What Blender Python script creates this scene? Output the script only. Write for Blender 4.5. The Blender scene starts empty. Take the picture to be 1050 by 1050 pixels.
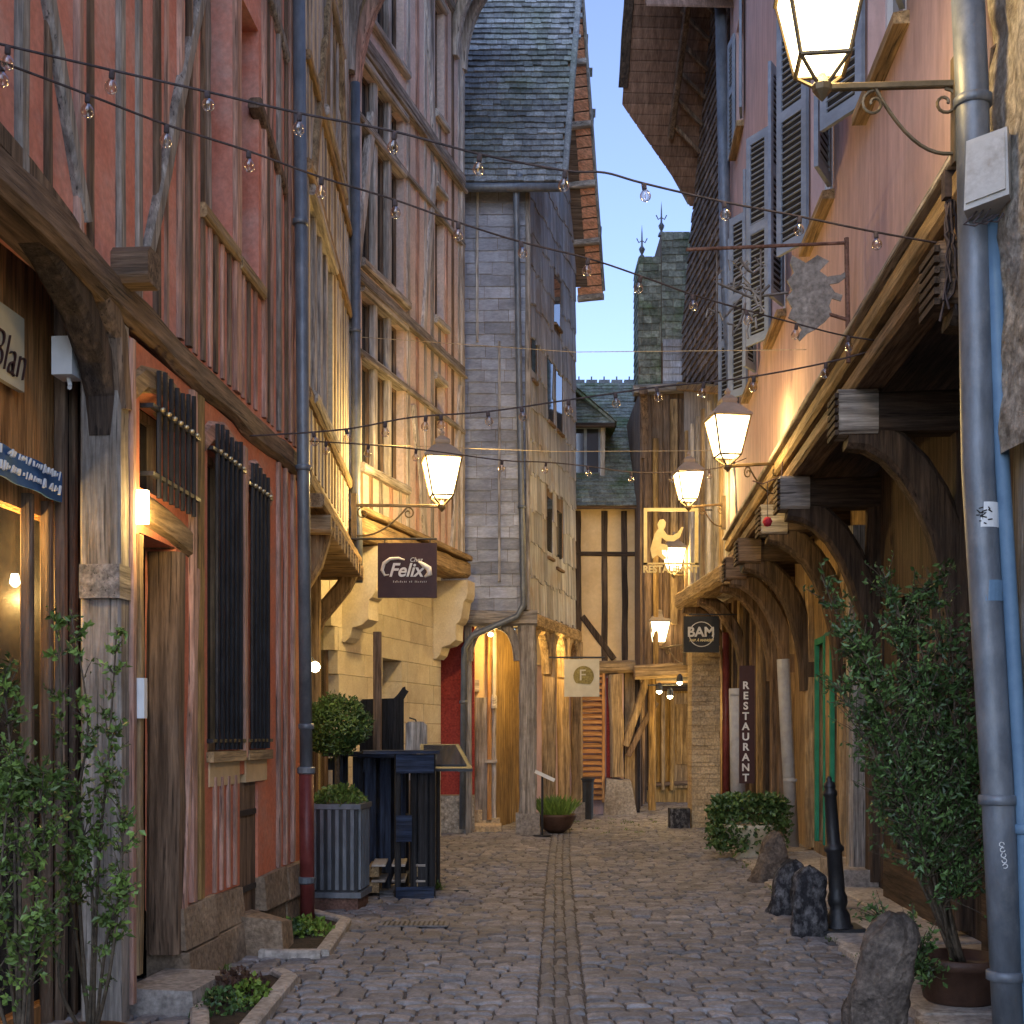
import bpy, math, random
from mathutils import Vector, noise
random.seed(7)
RX=math.radians
scene=bpy.context.scene
COL=scene.collection
# ---------------------------------------------------------------- camera
CAMH=1.55; FPX=1300.0; HX=525.0; HY=755.0
cd=bpy.data.cameras.new('camera'); cam=bpy.data.objects.new('camera',cd); COL.objects.link(cam)
cam.location=(0,0,CAMH); cam.rotation_euler=(RX(90),0,0)
cd.sensor_width=36; cd.lens=36*FPX/1050; cd.shift_y=(HY-525)/1050; cd.clip_end=2000; cd.clip_start=.05
scene.camera=cam
# ---------------------------------------------------------------- light
SUN_EL=30; SUN_ROT=190
w=bpy.data.worlds.new("World"); scene.world=w; w.use_nodes=True
nt=w.node_tree; bg=nt.nodes['Background']; sky=nt.nodes.new('ShaderNodeTexSky')
sky.sky_type='NISHITA'; sky.sun_disc=False; sky.sun_elevation=RX(SUN_EL); sky.sun_rotation=RX(SUN_ROT)
sky.air_density=1.0; sky.dust_density=0.5; sky.ozone_density=6.0
hs=nt.nodes.new('ShaderNodeHueSaturation'); hs.inputs['Hue'].default_value=.512; hs.inputs['Saturation'].default_value=.88; hs.inputs['Value'].default_value=1.0
nt.links.new(sky.outputs[0],hs.inputs['Color']); nt.links.new(hs.outputs[0],bg.inputs[0]); bg.inputs[1].default_value=0.12
sl=bpy.data.lights.new('sun','SUN'); so=bpy.data.objects.new('sun',sl); COL.objects.link(so)
sl.energy=0.5; sl.angle=RX(70); sl.color=(.62,.76,1.0)
sd=Vector((math.sin(RX(SUN_ROT)),math.cos(RX(SUN_ROT)),math.tan(RX(SUN_EL)))).normalized()
so.rotation_euler=sd.to_track_quat('Z','Y').to_euler(); so.location=(0,-5,20)
scene.view_settings.view_transform='Standard'; scene.view_settings.look='None'
scene.view_settings.gamma=1; scene.view_settings.exposure=1.42
WARM=(1.0,.66,.22)
# ---------------------------------------------------------------- materials
def mat(name,c1,c2,sc=(6,6,6),rough=.85,bump=.4,bs=18,dirt=None,dsc=1.2,tint=False,metal=0,bdist=.02,spec=.3,lo=.35,hi=.65,bstretch=None,fine=5,crack=None,famp=.38,fiso=0):
    m=bpy.data.materials.new(name); m.use_nodes=True; t=m.node_tree; N=t.nodes; L=t.links
    b=N['Principled BSDF']; b.inputs['Roughness'].default_value=rough; b.inputs['Metallic'].default_value=metal
    b.inputs['Specular IOR Level'].default_value=spec
    tc=N.new('ShaderNodeTexCoord'); mp=N.new('ShaderNodeMapping'); mp.inputs['Scale'].default_value=sc
    L.new(tc.outputs['Object'],mp.inputs[0])
    n1=N.new('ShaderNodeTexNoise'); n1.inputs['Scale'].default_value=1; n1.inputs['Detail'].default_value=8; n1.inputs['Roughness'].default_value=.65
    L.new(mp.outputs[0],n1.inputs['Vector'])
    r=N.new('ShaderNodeValToRGB'); r.color_ramp.elements[0].position=lo; r.color_ramp.elements[1].position=hi
    r.color_ramp.elements[0].color=(*c1,1); r.color_ramp.elements[1].color=(*c2,1)
    L.new(n1.outputs[0],r.inputs[0]); out=r.outputs[0]
    if dirt:
        n2=N.new('ShaderNodeTexNoise'); n2.inputs['Scale'].default_value=dsc; n2.inputs['Detail'].default_value=9; n2.inputs['Roughness'].default_value=.7
        L.new(tc.outputs['Object'],n2.inputs['Vector'])
        r2=N.new('ShaderNodeValToRGB'); r2.color_ramp.elements[0].position=.48; r2.color_ramp.elements[1].position=.68
        L.new(n2.outputs[0],r2.inputs[0])
        mx=N.new('ShaderNodeMix'); mx.data_type='RGBA'; mx.inputs[7].default_value=(*dirt,1)
        L.new(r2.outputs[0],mx.inputs[0]); L.new(out,mx.inputs[6]); out=mx.outputs[2]
    def mult(out,scv,lo_,hi_,p0,p1,det=6):
        mpx=N.new('ShaderNodeMapping'); mpx.inputs['Scale'].default_value=scv; L.new(tc.outputs['Object'],mpx.inputs[0])
        nx=N.new('ShaderNodeTexNoise'); nx.inputs['Scale'].default_value=1; nx.inputs['Detail'].default_value=det; nx.inputs['Roughness'].default_value=.6; L.new(mpx.outputs[0],nx.inputs['Vector'])
        mr=N.new('ShaderNodeMapRange'); mr.inputs['From Min'].default_value=p0; mr.inputs['From Max'].default_value=p1; mr.inputs['To Min'].default_value=lo_; mr.inputs['To Max'].default_value=hi_
        L.new(nx.outputs[0],mr.inputs['Value']); v=N.new('ShaderNodeVectorMath'); v.operation='SCALE'; L.new(out,v.inputs[0]); L.new(mr.outputs[0],v.inputs['Scale']); return v.outputs[0]
    if fine: out=mult(out,(fiso,fiso,fiso) if fiso else tuple(q*fine for q in sc),1-famp,1+famp,.32,.68)
    if crack:
        c_=[55,55,55]; c_['xyz'.index(crack)]=1.6; out=mult(out,tuple(c_),.35,1,.34,.40,3)
        c_=[20,20,20]; c_['xyz'.index(crack)]=.8; out=mult(out,tuple(c_),.68,1.2,.35,.62,4)
    if tint:
        a=N.new('ShaderNodeAttribute'); a.attribute_name='tint'
        vm=N.new('ShaderNodeVectorMath'); vm.operation='SCALE'; L.new(out,vm.inputs[0]); L.new(a.outputs['Fac'],vm.inputs['Scale']); out=vm.outputs[0]
    L.new(out,b.inputs['Base Color'])
    if bump:
        mp2=N.new('ShaderNodeMapping'); q=bstretch or (1,1,1); mp2.inputs['Scale'].default_value=q
        L.new(tc.outputs['Object'],mp2.inputs[0])
        n3=N.new('ShaderNodeTexNoise'); n3.inputs['Scale'].default_value=bs; n3.inputs['Detail'].default_value=8; n3.inputs['Roughness'].default_value=.7
        L.new(mp2.outputs[0],n3.inputs['Vector'])
        bp=N.new('ShaderNodeBump'); bp.inputs['Strength'].default_value=bump; bp.inputs['Distance'].default_value=bdist
        L.new(n3.outputs[0],bp.inputs['Height']); L.new(bp.outputs[0],b.inputs['Normal'])
    return m
def woodm(name,c1,c2,ax='z',tint=False,**k):
    s={'z':(14,14,1.1),'x':(1.1,14,14),'y':(14,1.1,14)}[ax]
    q={'z':(1,1,.07),'x':(.07,1,1),'y':(1,.07,1)}[ax]
    return mat(name,c1,c2,sc=s,bump=.8,bs=34,bstretch=q,tint=tint,bdist=.025,rough=.85,fine=3,crack=ax,**k)
M={}
def W(key,c1,c2,**k):
    for ax in 'xyz': M[key+ax]=woodm('wood_'+key+'_'+ax,c1,c2,ax,**k)
W('mid',(.04,.026,.018),(.12,.08,.052),dirt=(.06,.045,.035))
W('brown',(.10,.062,.038),(.27,.18,.115),dirt=(.16,.12,.09))
W('grey',(.20,.175,.15),(.42,.375,.325),dirt=(.17,.14,.11))
W('pale',(.36,.315,.27),(.60,.55,.49),dirt=(.30,.25,.20))
W('pink',(.44,.23,.165),(.60,.38,.29),dirt=(.30,.20,.15))
W('dark',(.035,.024,.018),(.10,.07,.05))
W('tan',(.26,.17,.085),(.48,.34,.18),dirt=(.20,.14,.08))
W('orange',(.42,.19,.06),(.62,.32,.12))
W('blue',(.010,.016,.035),(.035,.055,.105),dirt=(.05,.05,.05))
W('black',(.010,.010,.011),(.03,.03,.032))
W('ochre',(.25,.15,.05),(.45,.29,.11),dirt=(.2,.12,.05))
M['red']=mat('red_plaster',(.56,.165,.085),(.66,.23,.13),sc=(4,4,3),dirt=(.50,.24,.17),dsc=2.2,bump=.5,bs=9,famp=.14,fiso=26)
M['redpink']=mat('faded_skylit_red_plaster',(.58,.20,.13),(.70,.31,.23),sc=(4,4,2),dirt=(.62,.36,.29),dsc=1.6,bump=.5,bs=9,famp=.14,fiso=26)  # pinker than the lower wall: fading plus blue sky light put into colour
M['cream']=mat('cream_plaster',(.58,.49,.33),(.70,.61,.44),sc=(4,4,3),dirt=(.46,.38,.26),bump=.4,famp=.12,fiso=26)
M['salmon']=mat('salmon_plaster',(.62,.46,.38),(.72,.57,.49),sc=(5,5,3),dirt=(.50,.42,.37),bump=.5,bs=12,famp=.14,fiso=26)
M['pinkwall']=mat('pink_render',(.53,.345,.305),(.63,.44,.40),sc=(2.5,2.5,.5),dirt=(.47,.34,.31),dsc=.9,bump=.35,bs=22,bdist=.008,famp=.13,fine=4)
M['tanwall']=mat('apricot_plaster',(.62,.44,.23),(.72,.54,.31),sc=(2,2,2),bump=.25,famp=.06,fiso=14)
M['redpaint']=mat('dark_red_paint',(.28,.035,.025),(.36,.055,.04),bump=.2)
M['stone']=mat('cream_stone',(.62,.54,.40),(.72,.65,.50),sc=(3,3,3),dirt=(.54,.45,.31),dsc=2,bump=.3,bs=30,tint=True,famp=.10,fiso=40,bdist=.008)
M['base']=mat('base_stone',(.22,.155,.10),(.42,.32,.22),sc=(5,5,5),dirt=(.16,.11,.075),dsc=2.5,bump=1,bs=10,bdist=.05,tint=True)
M['rubble']=mat('rubble_stone',(.34,.29,.23),(.60,.54,.45),sc=(9,9,9),dirt=(.30,.24,.17),dsc=2.5,bump=1,bs=11,bdist=.09,fine=2)
M['slate']=mat('slate',(.13,.14,.145),(.27,.28,.28),sc=(5,5,5),dirt=(.13,.15,.12),dsc=.7,bump=.5,bs=25,tint=True,rough=.7)
M['mossslate']=mat('mossy_slate',(.13,.14,.115),(.27,.29,.24),sc=(4,4,4),dirt=(.10,.15,.06),dsc=1.3,bump=.7,bs=20,tint=True)
M['shingle']=mat('grey_wood_shingle',(.27,.285,.33),(.42,.44,.50),sc=(3,3,9),dirt=(.25,.245,.26),dsc=.9,bump=.35,bs=30,tint=True,famp=.15)
M['greyboard']=mat('weathered_board',(.25,.26,.29),(.46,.46,.48),sc=(16,16,.8),dirt=(.30,.24,.19),dsc=.9,bump=.8,bs=30,bstretch=(1,1,.08),tint=True,famp=.25)
M['darkshingle']=mat('dark_wood_shingle',(.10,.08,.07),(.22,.18,.16),sc=(5,5,5),bump=.6,bs=20,tint=True)
M['soffit']=mat('soffit_board',(.15,.085,.055),(.27,.165,.115),sc=(2,14,2),bump=.6,bs=20,tint=True)
M['redsoffit']=mat('red_soffit_board',(.62,.27,.14),(.78,.40,.24),sc=(3,14,3),bump=.6,bs=20,tint=True)
M['sett']=mat('sett_stone',(.15,.138,.132),(.27,.25,.243),sc=(9,9,9),dirt=(.15,.133,.122),dsc=.7,bump=.5,bs=40,tint=True,rough=.72,bdist=.008,spec=.35,famp=.25)
M['joint']=mat('joint_sand',(.07,.06,.052),(.14,.12,.105),sc=(20,20,20),bump=.8,bs=40,rough=.9)
M['gutterstone']=mat('gutter_stone',(.14,.132,.13),(.24,.23,.228),sc=(9,9,9),dirt=(.13,.118,.11),dsc=1.6,bump=.5,tint=True,rough=.7,famp=.2)
M['slab']=mat('pavement_slab',(.34,.30,.26),(.50,.45,.39),sc=(5,5,5),dirt=(.26,.22,.18),dsc=1.2,bump=.5,tint=True,rough=.7)
M['ground']=mat('earth',(.08,.065,.05),(.15,.12,.1),bump=.5)
M['soil']=mat('soil',(.025,.018,.012),(.07,.05,.035),sc=(20,20,20),bump=1,bs=40)
M['zinc']=mat('zinc_pipe',(.10,.115,.135),(.17,.19,.215),sc=(5,5,2),dirt=(.20,.21,.22),dsc=3,metal=.2,rough=.42,bump=.15,spec=.5,fine=3,famp=.2)
M['palezinc']=mat('pale_blue_pipe',(.11,.19,.28),(.16,.26,.36),rough=.5,bump=.1,fine=0)
M['greypipe']=mat('grey_paint_pipe',(.30,.30,.31),(.42,.42,.42),rough=.5,bump=.1,fine=0)
M['redpipe']=mat('dark_red_pipe',(.12,.025,.022),(.19,.045,.04),rough=.4,bump=.1,fine=0)
M['iron']=mat('black_iron',(.008,.009,.011),(.025,.026,.03),rough=.45,bump=.2,bs=40,spec=.5,fine=0)
M['lampiron']=mat('lamp_iron',(.10,.075,.04),(.19,.14,.08),rough=.45,bump=.2,metal=.3,fine=0)
M['roofmetal']=mat('lamp_roof',(.25,.20,.15),(.33,.27,.21),rough=.5,bump=.1,fine=0)
M['rustmark']=mat('rust_stain',(.16,.08,.045),(.26,.14,.08),bump=0)
M['rust']=mat('rusty_iron',(.10,.05,.035),(.20,.11,.08),sc=(9,9,9),bump=.4)
M['cutmetal']=mat('weathered_sheet_metal',(.14,.125,.11),(.24,.22,.20),rough=.5,metal=.4,bump=.3)
M['white']=mat('white_paint',(.68,.68,.66),(.78,.78,.76),bump=.1,rough=.5,fine=0)
M['plastic']=mat('beige_plastic',(.46,.43,.38),(.58,.55,.50),dirt=(.33,.29,.24),dsc=5,bump=.1,rough=.5,fine=0)
M['shutter']=mat('pale_grey_paint',(.22,.265,.33),(.31,.36,.43),sc=(3,3,8),dirt=(.19,.22,.26),bump=.2,fine=0)
M['signbrown']=mat('brown_sign',(.045,.018,.018),(.06,.026,.024),bump=.05,rough=.5,fine=0)
M['signblack']=mat('black_sign',(.012,.011,.010),(.022,.02,.018),bump=.05,rough=.5,fine=0)
M['signcream']=mat('cream_sign',(.52,.48,.36),(.60,.56,.43),bump=.05,fine=0)
M['gold']=mat('gilt_sheet',(.44,.35,.16),(.56,.46,.24),bump=.1,rough=.5,fine=0)
M['olive']=mat('olive_paint',(.22,.18,.06),(.27,.22,.08),bump=.05)
M['bluecloth']=mat('blue_banner',(.035,.10,.26),(.06,.15,.34),bump=.1,fine=0)
M['green']=mat('green_paint',(.02,.20,.12),(.04,.28,.17),bump=.1,fine=0)
M['leaf']=mat('leaf_green',(.05,.09,.015),(.15,.22,.045),sc=(9,9,9),bump=0,tint=True,rough=.5,spec=.4,fine=0)
M['darkleaf']=mat('leaf_dark',(.03,.068,.018),(.10,.17,.045),sc=(7,7,7),bump=0,tint=True,rough=.45,spec=.4,fine=0)
M['brightleaf']=mat('leaf_bright',(.09,.16,.02),(.20,.28,.045),sc=(7,7,7),bump=0,tint=True,rough=.5,fine=0)
M['stemm']=mat('stem_bark',(.06,.045,.03),(.12,.09,.06),bump=.4)
M['darkstone']=mat('dark_guard_stone',(.03,.03,.035),(.28,.275,.28),sc=(14,14,9),dirt=(.02,.02,.022),dsc=5,bump=1,bs=16,bdist=.05,lo=.45,hi=.72)
M['brownstone']=mat('brown_guard_stone',(.07,.055,.045),(.24,.19,.15),sc=(7,7,7),dirt=(.04,.035,.03),dsc=4,bump=1,bs=9,bdist=.06)
M['terracotta']=mat('brown_pot',(.06,.03,.02),(.11,.06,.04),bump=.3,rough=.5,fine=0)
M['concrete']=mat('concrete',(.24,.21,.18),(.38,.34,.30),sc=(5,5,5),dirt=(.2,.16,.12),bump=.5)
M['redball']=mat('red_ball',(.40,.02,.03),(.5,.03,.05),bump=.1,fine=0)
M['cable']=mat('cable',(.05,.04,.04),(.08,.06,.06),bump=0)
M['ivory']=mat('ivory_cable',(.45,.36,.22),(.5,.4,.25),bump=0)
M['brass']=mat('brass',(.6,.5,.3),(.7,.6,.4),metal=.8,rough=.3,bump=0)
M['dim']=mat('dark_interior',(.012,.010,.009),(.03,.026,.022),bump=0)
M['brick']=mat('pale_rubble_brick',(.40,.29,.16),(.62,.48,.30),sc=(6,6,6),dirt=(.33,.24,.14),dsc=3,bump=.8,bs=12,tint=True)
def glassm(name,col,rough=.05):
    m=bpy.data.materials.new(name); m.use_nodes=True; b=m.node_tree.nodes['Principled BSDF']
    b.inputs['Base Color'].default_value=(*col,1); b.inputs['Roughness'].default_value=rough; b.inputs['Specular IOR Level'].default_value=.8
    return m
M['pane']=glassm('window_glass',(.03,.035,.042))
def shopglass():
    m=bpy.data.materials.new('shop_glass'); m.use_nodes=True; t=m.node_tree; b=t.nodes['Principled BSDF']
    tr=t.nodes.new('ShaderNodeBsdfTransparent'); mx=t.nodes.new('ShaderNodeMixShader'); mx.inputs[0].default_value=.35
    b.inputs['Base Color'].default_value=(.05,.05,.05,1); b.inputs['Roughness'].default_value=.03
    t.links.new(tr.outputs[0],mx.inputs[1]); t.links.new(b.outputs[0],mx.inputs[2]); t.links.new(mx.outputs[0],t.nodes['Material Output'].inputs[0])
    return m
M['shopglass']=shopglass()
def bulbglass():
    m=bpy.data.materials.new('clear_bulb_glass'); m.use_nodes=True; t=m.node_tree
    gl=t.nodes.new('ShaderNodeBsdfGlossy'); gl.inputs['Roughness'].default_value=.05; gl.inputs['Color'].default_value=(.95,.92,.88,1)
    tr=t.nodes.new('ShaderNodeBsdfTransparent'); tr.inputs[0].default_value=(.92,.88,.84,1)
    lw=t.nodes.new('ShaderNodeLayerWeight'); lw.inputs[0].default_value=.45
    mx=t.nodes.new('ShaderNodeMixShader'); t.links.new(lw.outputs['Facing'],mx.inputs[0])
    t.links.new(tr.outputs[0],mx.inputs[1]); t.links.new(gl.outputs[0],mx.inputs[2]); t.links.new(mx.outputs[0],t.nodes['Material Output'].inputs[0])
    return m
M['bulb']=bulbglass()
def emis(name,col,s,trans=0):
    m=bpy.data.materials.new(name); m.use_nodes=True; t=m.node_tree
    for n in list(t.nodes):
        if n.type=='BSDF_PRINCIPLED': t.nodes.remove(n)
    e=t.nodes.new('ShaderNodeEmission'); e.inputs[0].default_value=(*col,1); e.inputs[1].default_value=s
    o=t.nodes['Material Output']
    if trans:
        tr=t.nodes.new('ShaderNodeBsdfTransparent'); mx=t.nodes.new('ShaderNodeMixShader'); mx.inputs[0].default_value=trans
        t.links.new(e.outputs[0],mx.inputs[1]); t.links.new(tr.outputs[0],mx.inputs[2]); t.links.new(mx.outputs[0],o.inputs[0])
    else: t.links.new(e.outputs[0],o.inputs[0])
    return m
M['lampglass']=emis('lit_lantern_glass',(1,.80,.44),5,.5)
M['lampbulb']=emis('lit_bulb',(1,.85,.55),12)
M['litwin']=emis('lit_shop_interior',(1,.62,.17),.30)
M['spotglow']=emis('spot_bulb',(1,.8,.45),10)
# ---------------------------------------------------------------- mesh helpers
class MB:
    def __init__(s): s.v=[]; s.f=[]; s.t=[]
    def quad(s,a,b,c,d,t=1):
        i=len(s.v); s.v+=[a,b,c,d]; s.f.append((i,i+1,i+2,i+3)); s.t.append(t)
    def box(s,a,b,t=1):
        x0,x1=sorted((a[0],b[0])); y0,y1=sorted((a[1],b[1])); z0,z1=sorted((a[2],b[2])); i=len(s.v)
        s.v+=[(x0,y0,z0),(x1,y0,z0),(x1,y1,z0),(x0,y1,z0),(x0,y0,z1),(x1,y0,z1),(x1,y1,z1),(x0,y1,z1)]
        s.f+=[(i,i+3,i+2,i+1),(i+4,i+5,i+6,i+7),(i,i+1,i+5,i+4),(i+1,i+2,i+6,i+5),(i+2,i+3,i+7,i+6),(i+3,i,i+4,i+7)]; s.t+=[t]*6
        return s
    def hexa(s,p,t=1):
        i=len(s.v); s.v+=[tuple(q) for q in p]
        s.f+=[(i,i+3,i+2,i+1),(i+4,i+5,i+6,i+7),(i,i+1,i+5,i+4),(i+1,i+2,i+6,i+5),(i+2,i+3,i+7,i+6),(i+3,i,i+4,i+7)]; s.t+=[t]*6
        return s
    def timber(s,pts,w,th,side=(0,1,0),jit=.12,seg=.22,ch=.18,t=1,taper=1):
        """chamfered, slightly irregular beam along pts; side = thickness axis"""
        P=[Vector(p) for p in pts]; Q=[P[0]]
        for a,b in zip(P,P[1:]):
            n=max(1,min(18,int((b-a).length/seg)))
            for k in range(1,n+1): Q.append(a.lerp(b,k/n))
        sd=Vector(side); rings=[]; sdj=random.random()*99
        for k,q in enumerate(Q):
            d=(Q[min(k+1,len(Q)-1)]-Q[max(k-1,0)]).normalized()
            a=d.cross(sd).normalized(); b=a.cross(d).normalized()
            f=1+(taper-1)*k/max(1,len(Q)-1)
            ww=w*f*(1+jit*noise.noise(Vector((k*.7,sdj,0)))); tt=th*(1+jit*.5*noise.noise(Vector((k*.6,0,sdj))))
            o=a*(w*jit*.8*noise.noise(Vector((k*.35,sdj,9)))); c=min(ww,tt)*ch
            h,g=ww/2,tt/2
            ring=[(h-c,-g),(h,-g+c),(h,g-c),(h-c,g),(-h+c,g),(-h,g-c),(-h,-g+c),(-h+c,-g)]
            rings.append([q+o+a*x+b*y for x,y in ring])
        i=len(s.v)
        for r in rings: s.v+=[tuple(p) for p in r]
        n=8
        for k in range(len(rings)-1):
            for j in range(n):
                s.f.append((i+k*n+j,i+k*n+(j+1)%n,i+(k+1)*n+(j+1)%n,i+(k+1)*n+j)); s.t.append(t)
        s.f.append(tuple(i+j for j in range(n))[::-1]); s.f.append(tuple(i+(len(rings)-1)*n+j for j in range(n))); s.t+=[t,t]
        return s
    def tube(s,pts,r,n=8,t=1,cap=True):
        P=[Vector(p) for p in pts]; i=len(s.v); up=None
        for k,q in enumerate(P):
            d=(P[min(k+1,len(P)-1)]-P[max(k-1,0)])
            d=d.normalized() if d.length>1e-9 else Vector((0,0,1))
            if up is None or abs(d.dot(up))>.99: up=Vector((1,0,0)) if abs(d.x)<.8 else Vector((0,1,0))
            a=d.cross(up).normalized(); b=d.cross(a).normalized(); up=-b if False else up
            rr=r[k] if isinstance(r,(list,tuple)) else r
            for j in range(n):
                th=2*math.pi*j/n; s.v.append(tuple(q+a*rr*math.cos(th)+b*rr*math.sin(th)))
        for k in range(len(P)-1):
            for j in range(n):
                s.f.append((i+k*n+j,i+k*n+(j+1)%n,i+(k+1)*n+(j+1)%n,i+(k+1)*n+j)); s.t.append(t)
        if cap:
            s.f.append(tuple(i+j for j in range(n))[::-1]); s.f.append(tuple(i+(len(P)-1)*n+j for j in range(n))); s.t+=[t,t]
        return s
    def lathe(s,prof,c=(0,0,0),n=20,t=1,sq=False):
        i=len(s.v)
        for r,z in prof:
            for j in range(n):
                th=2*math.pi*(j+(.5 if sq else 0))/n
                s.v.append((c[0]+r*math.cos(th),c[1]+r*math.sin(th),c[2]+z))
        for k in range(len(prof)-1):
            for j in range(n):
                s.f.append((i+k*n+j,i+k*n+(j+1)%n,i+(k+1)*n+(j+1)%n,i+(k+1)*n+j)); s.t.append(t)
        s.f.append(tuple(i+j for j in range(n))[::-1]); s.f.append(tuple(i+(len(prof)-1)*n+j for j in range(n))); s.t+=[t,t]
        return s
    def prism(s,poly,fn,d0,d1,t=1):
        """poly of (a,b); fn(a,d,b)->xyz; extruded d0..d1"""
        i=len(s.v); n=len(poly)
        s.v+=[fn(a,d0,b) for a,b in poly]+[fn(a,d1,b) for a,b in poly]
        s.f.append(tuple(range(i,i+n))); s.f.append(tuple(range(i+2*n-1,i+n-1,-1))); s.t+=[t,t]
        for k in range(n):
            s.f.append((i+k,i+(k+1)%n,i+n+(k+1)%n,i+n+k)); s.t.append(t)
        return s
    def leaf(s,p,l,wd,t=1,up=.3):
        d=Vector((random.gauss(0,1),random.gauss(0,1),random.gauss(up,1))).normalized()
        a=d.cross(Vector((random.gauss(0,1),random.gauss(0,1),random.gauss(0,1)))).normalized()
        nn=d.cross(a)*.12*l
        p=Vector(p); i=len(s.v)
        s.v+=[tuple(p),tuple(p+d*l*.45+a*wd+nn),tuple(p+d*l),tuple(p+d*l*.45-a*wd+nn)]
        s.f+=[(i,i+1,i+2),(i,i+2,i+3)]; s.t+=[t,t]
    def mesh(s,name,m,smooth=False):
        me=bpy.data.meshes.new(name); me.from_pydata(s.v,[],s.f); me.update()
        import bmesh
        if len(s.f)<60000:
            bm=bmesh.new(); bm.from_mesh(me); bmesh.ops.recalc_face_normals(bm,faces=bm.faces); bm.to_mesh(me); bm.free()
        at=me.attributes.new('tint','FLOAT','FACE'); at.data.foreach_set('value',s.t)
        if smooth: me.polygons.foreach_set('use_smooth',[True]*len(me.polygons))
        me.materials.append(M[m] if isinstance(m,str) else m)
        return me
    def obj(s,name,m,parent=None,smooth=False,loc=None,label=None):
        o=bpy.data.objects.new(name,s.mesh(name,m,smooth)); COL.objects.link(o)
        if parent: o.parent=parent
        if loc: o.location=loc
        if label: o['label']=label
        return o
def tag(o,label=None,cat=None,group=None,kind=None):
    if label: o['label']=label
    if cat: o['category']=cat
    if group: o['group']=group
    if kind: o['kind']=kind
    return o
def thing(name,label,cat,loc=(0,0,0),rz=0,group=None):
    o=bpy.data.objects.new(name,None); COL.objects.link(o); o.location=loc; o.rotation_euler=(0,0,rz); o.empty_display_size=.2
    return tag(o,label,cat,group)
def copy_tree(o,parent=None):
    c=o.copy(); COL.objects.link(c); c.parent=parent
    for ch in list(o.children): copy_tree(ch,c)
    return c
def P(px,py,Y): return Vector(((px-HX)/FPX*Y,Y,CAMH+(HY-py)/FPX*Y))
class Frame:
    def __init__(s,x1,y1,x2,y2,sg):
        s.O=Vector((x1,y1)); s.U=(Vector((x2,y2))-s.O); s.len=s.U.length; s.U.normalize(); s.V=Vector((-s.U.y,s.U.x)); s.s=sg
        s.rz=math.atan2(s.U.y,s.U.x)
    def L(s,u,d,z): return (u,s.s*d,z)
    def Y(s,px,d=0):
        a=(px-HX)/FPX; return (s.O.dot(s.V)+s.s*d)/(a*s.V.x+s.V.y)
    def u(s,px,d=0):
        Y=s.Y(px,d); return (Vector(((px-HX)/FPX*Y,Y))-s.O).dot(s.U)
    def z(s,px,py,d=0): return CAMH+(HY-py)/FPX*s.Y(px,d)
    def uy(s,Y,d=0):  # u of given world Y on plane d
        return (Y-s.O.y-s.s*d*s.V.y)/s.U.y
    def world(s,u,d,z):
        q=s.O+s.U*u+s.V*(s.s*d); return Vector((q.x,q.y,z))
    def empty(s,name,label,cat,group=None): return thing(name,label,cat,(s.O.x,s.O.y,0),s.rz,group)
    def tim(s,par,m,p0,p1,w=.12,proud=.03,th=.1,name='stud',jit=.15,mid=(),taper=1,d=0):
        pts=[s.L(p[0],d+th/2-proud,p[1]) for p in [p0,*mid,p1]]
        return MB().timber(pts,w,th,jit=jit,taper=taper).obj(name,m,par)
    def wall(s,par,m,u0,u1,z0,z1,holes=(),d0=0,d1=.3,name='wall',tint=1):
        us=sorted({u0,u1,*[h[0] for h in holes],*[h[1] for h in holes]}); zs=sorted({z0,z1,*[h[2] for h in holes],*[h[3] for h in holes]})
        us=[q for q in us if u0<=q<=u1]; zs=[q for q in zs if z0<=q<=z1]
        def full(i,j):
            if i<0 or j<0 or i>=len(us)-1 or j>=len(zs)-1: return False
            a=(us[i]+us[i+1])/2; b=(zs[j]+zs[j+1])/2
            return not any(h[0]<a<h[1] and h[2]<b<h[3] for h in holes)
        mb=MB(); L=s.L
        for i in range(len(us)-1):
            for j in range(len(zs)-1):
                if not full(i,j): continue
                a,b,c,e=us[i],us[i+1],zs[j],zs[j+1]
                mb.quad(L(a,d0,c),L(b,d0,c),L(b,d0,e),L(a,d0,e)); mb.quad(L(a,d1,c),L(b,d1,c),L(b,d1,e),L(a,d1,e))
                if not full(i-1,j): mb.quad(L(a,d0,c),L(a,d1,c),L(a,d1,e),L(a,d0,e))
                if not full(i+1,j): mb.quad(L(b,d0,c),L(b,d1,c),L(b,d1,e),L(b,d0,e))
                if not full(i,j-1): mb.quad(L(a,d0,c),L(b,d0,c),L(b,d1,c),L(a,d1,c))
                if not full(i,j+1): mb.quad(L(a,d0,e),L(b,d0,e),L(b,d1,e),L(a,d1,e))
        return mb.obj(name,m,par)
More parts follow.
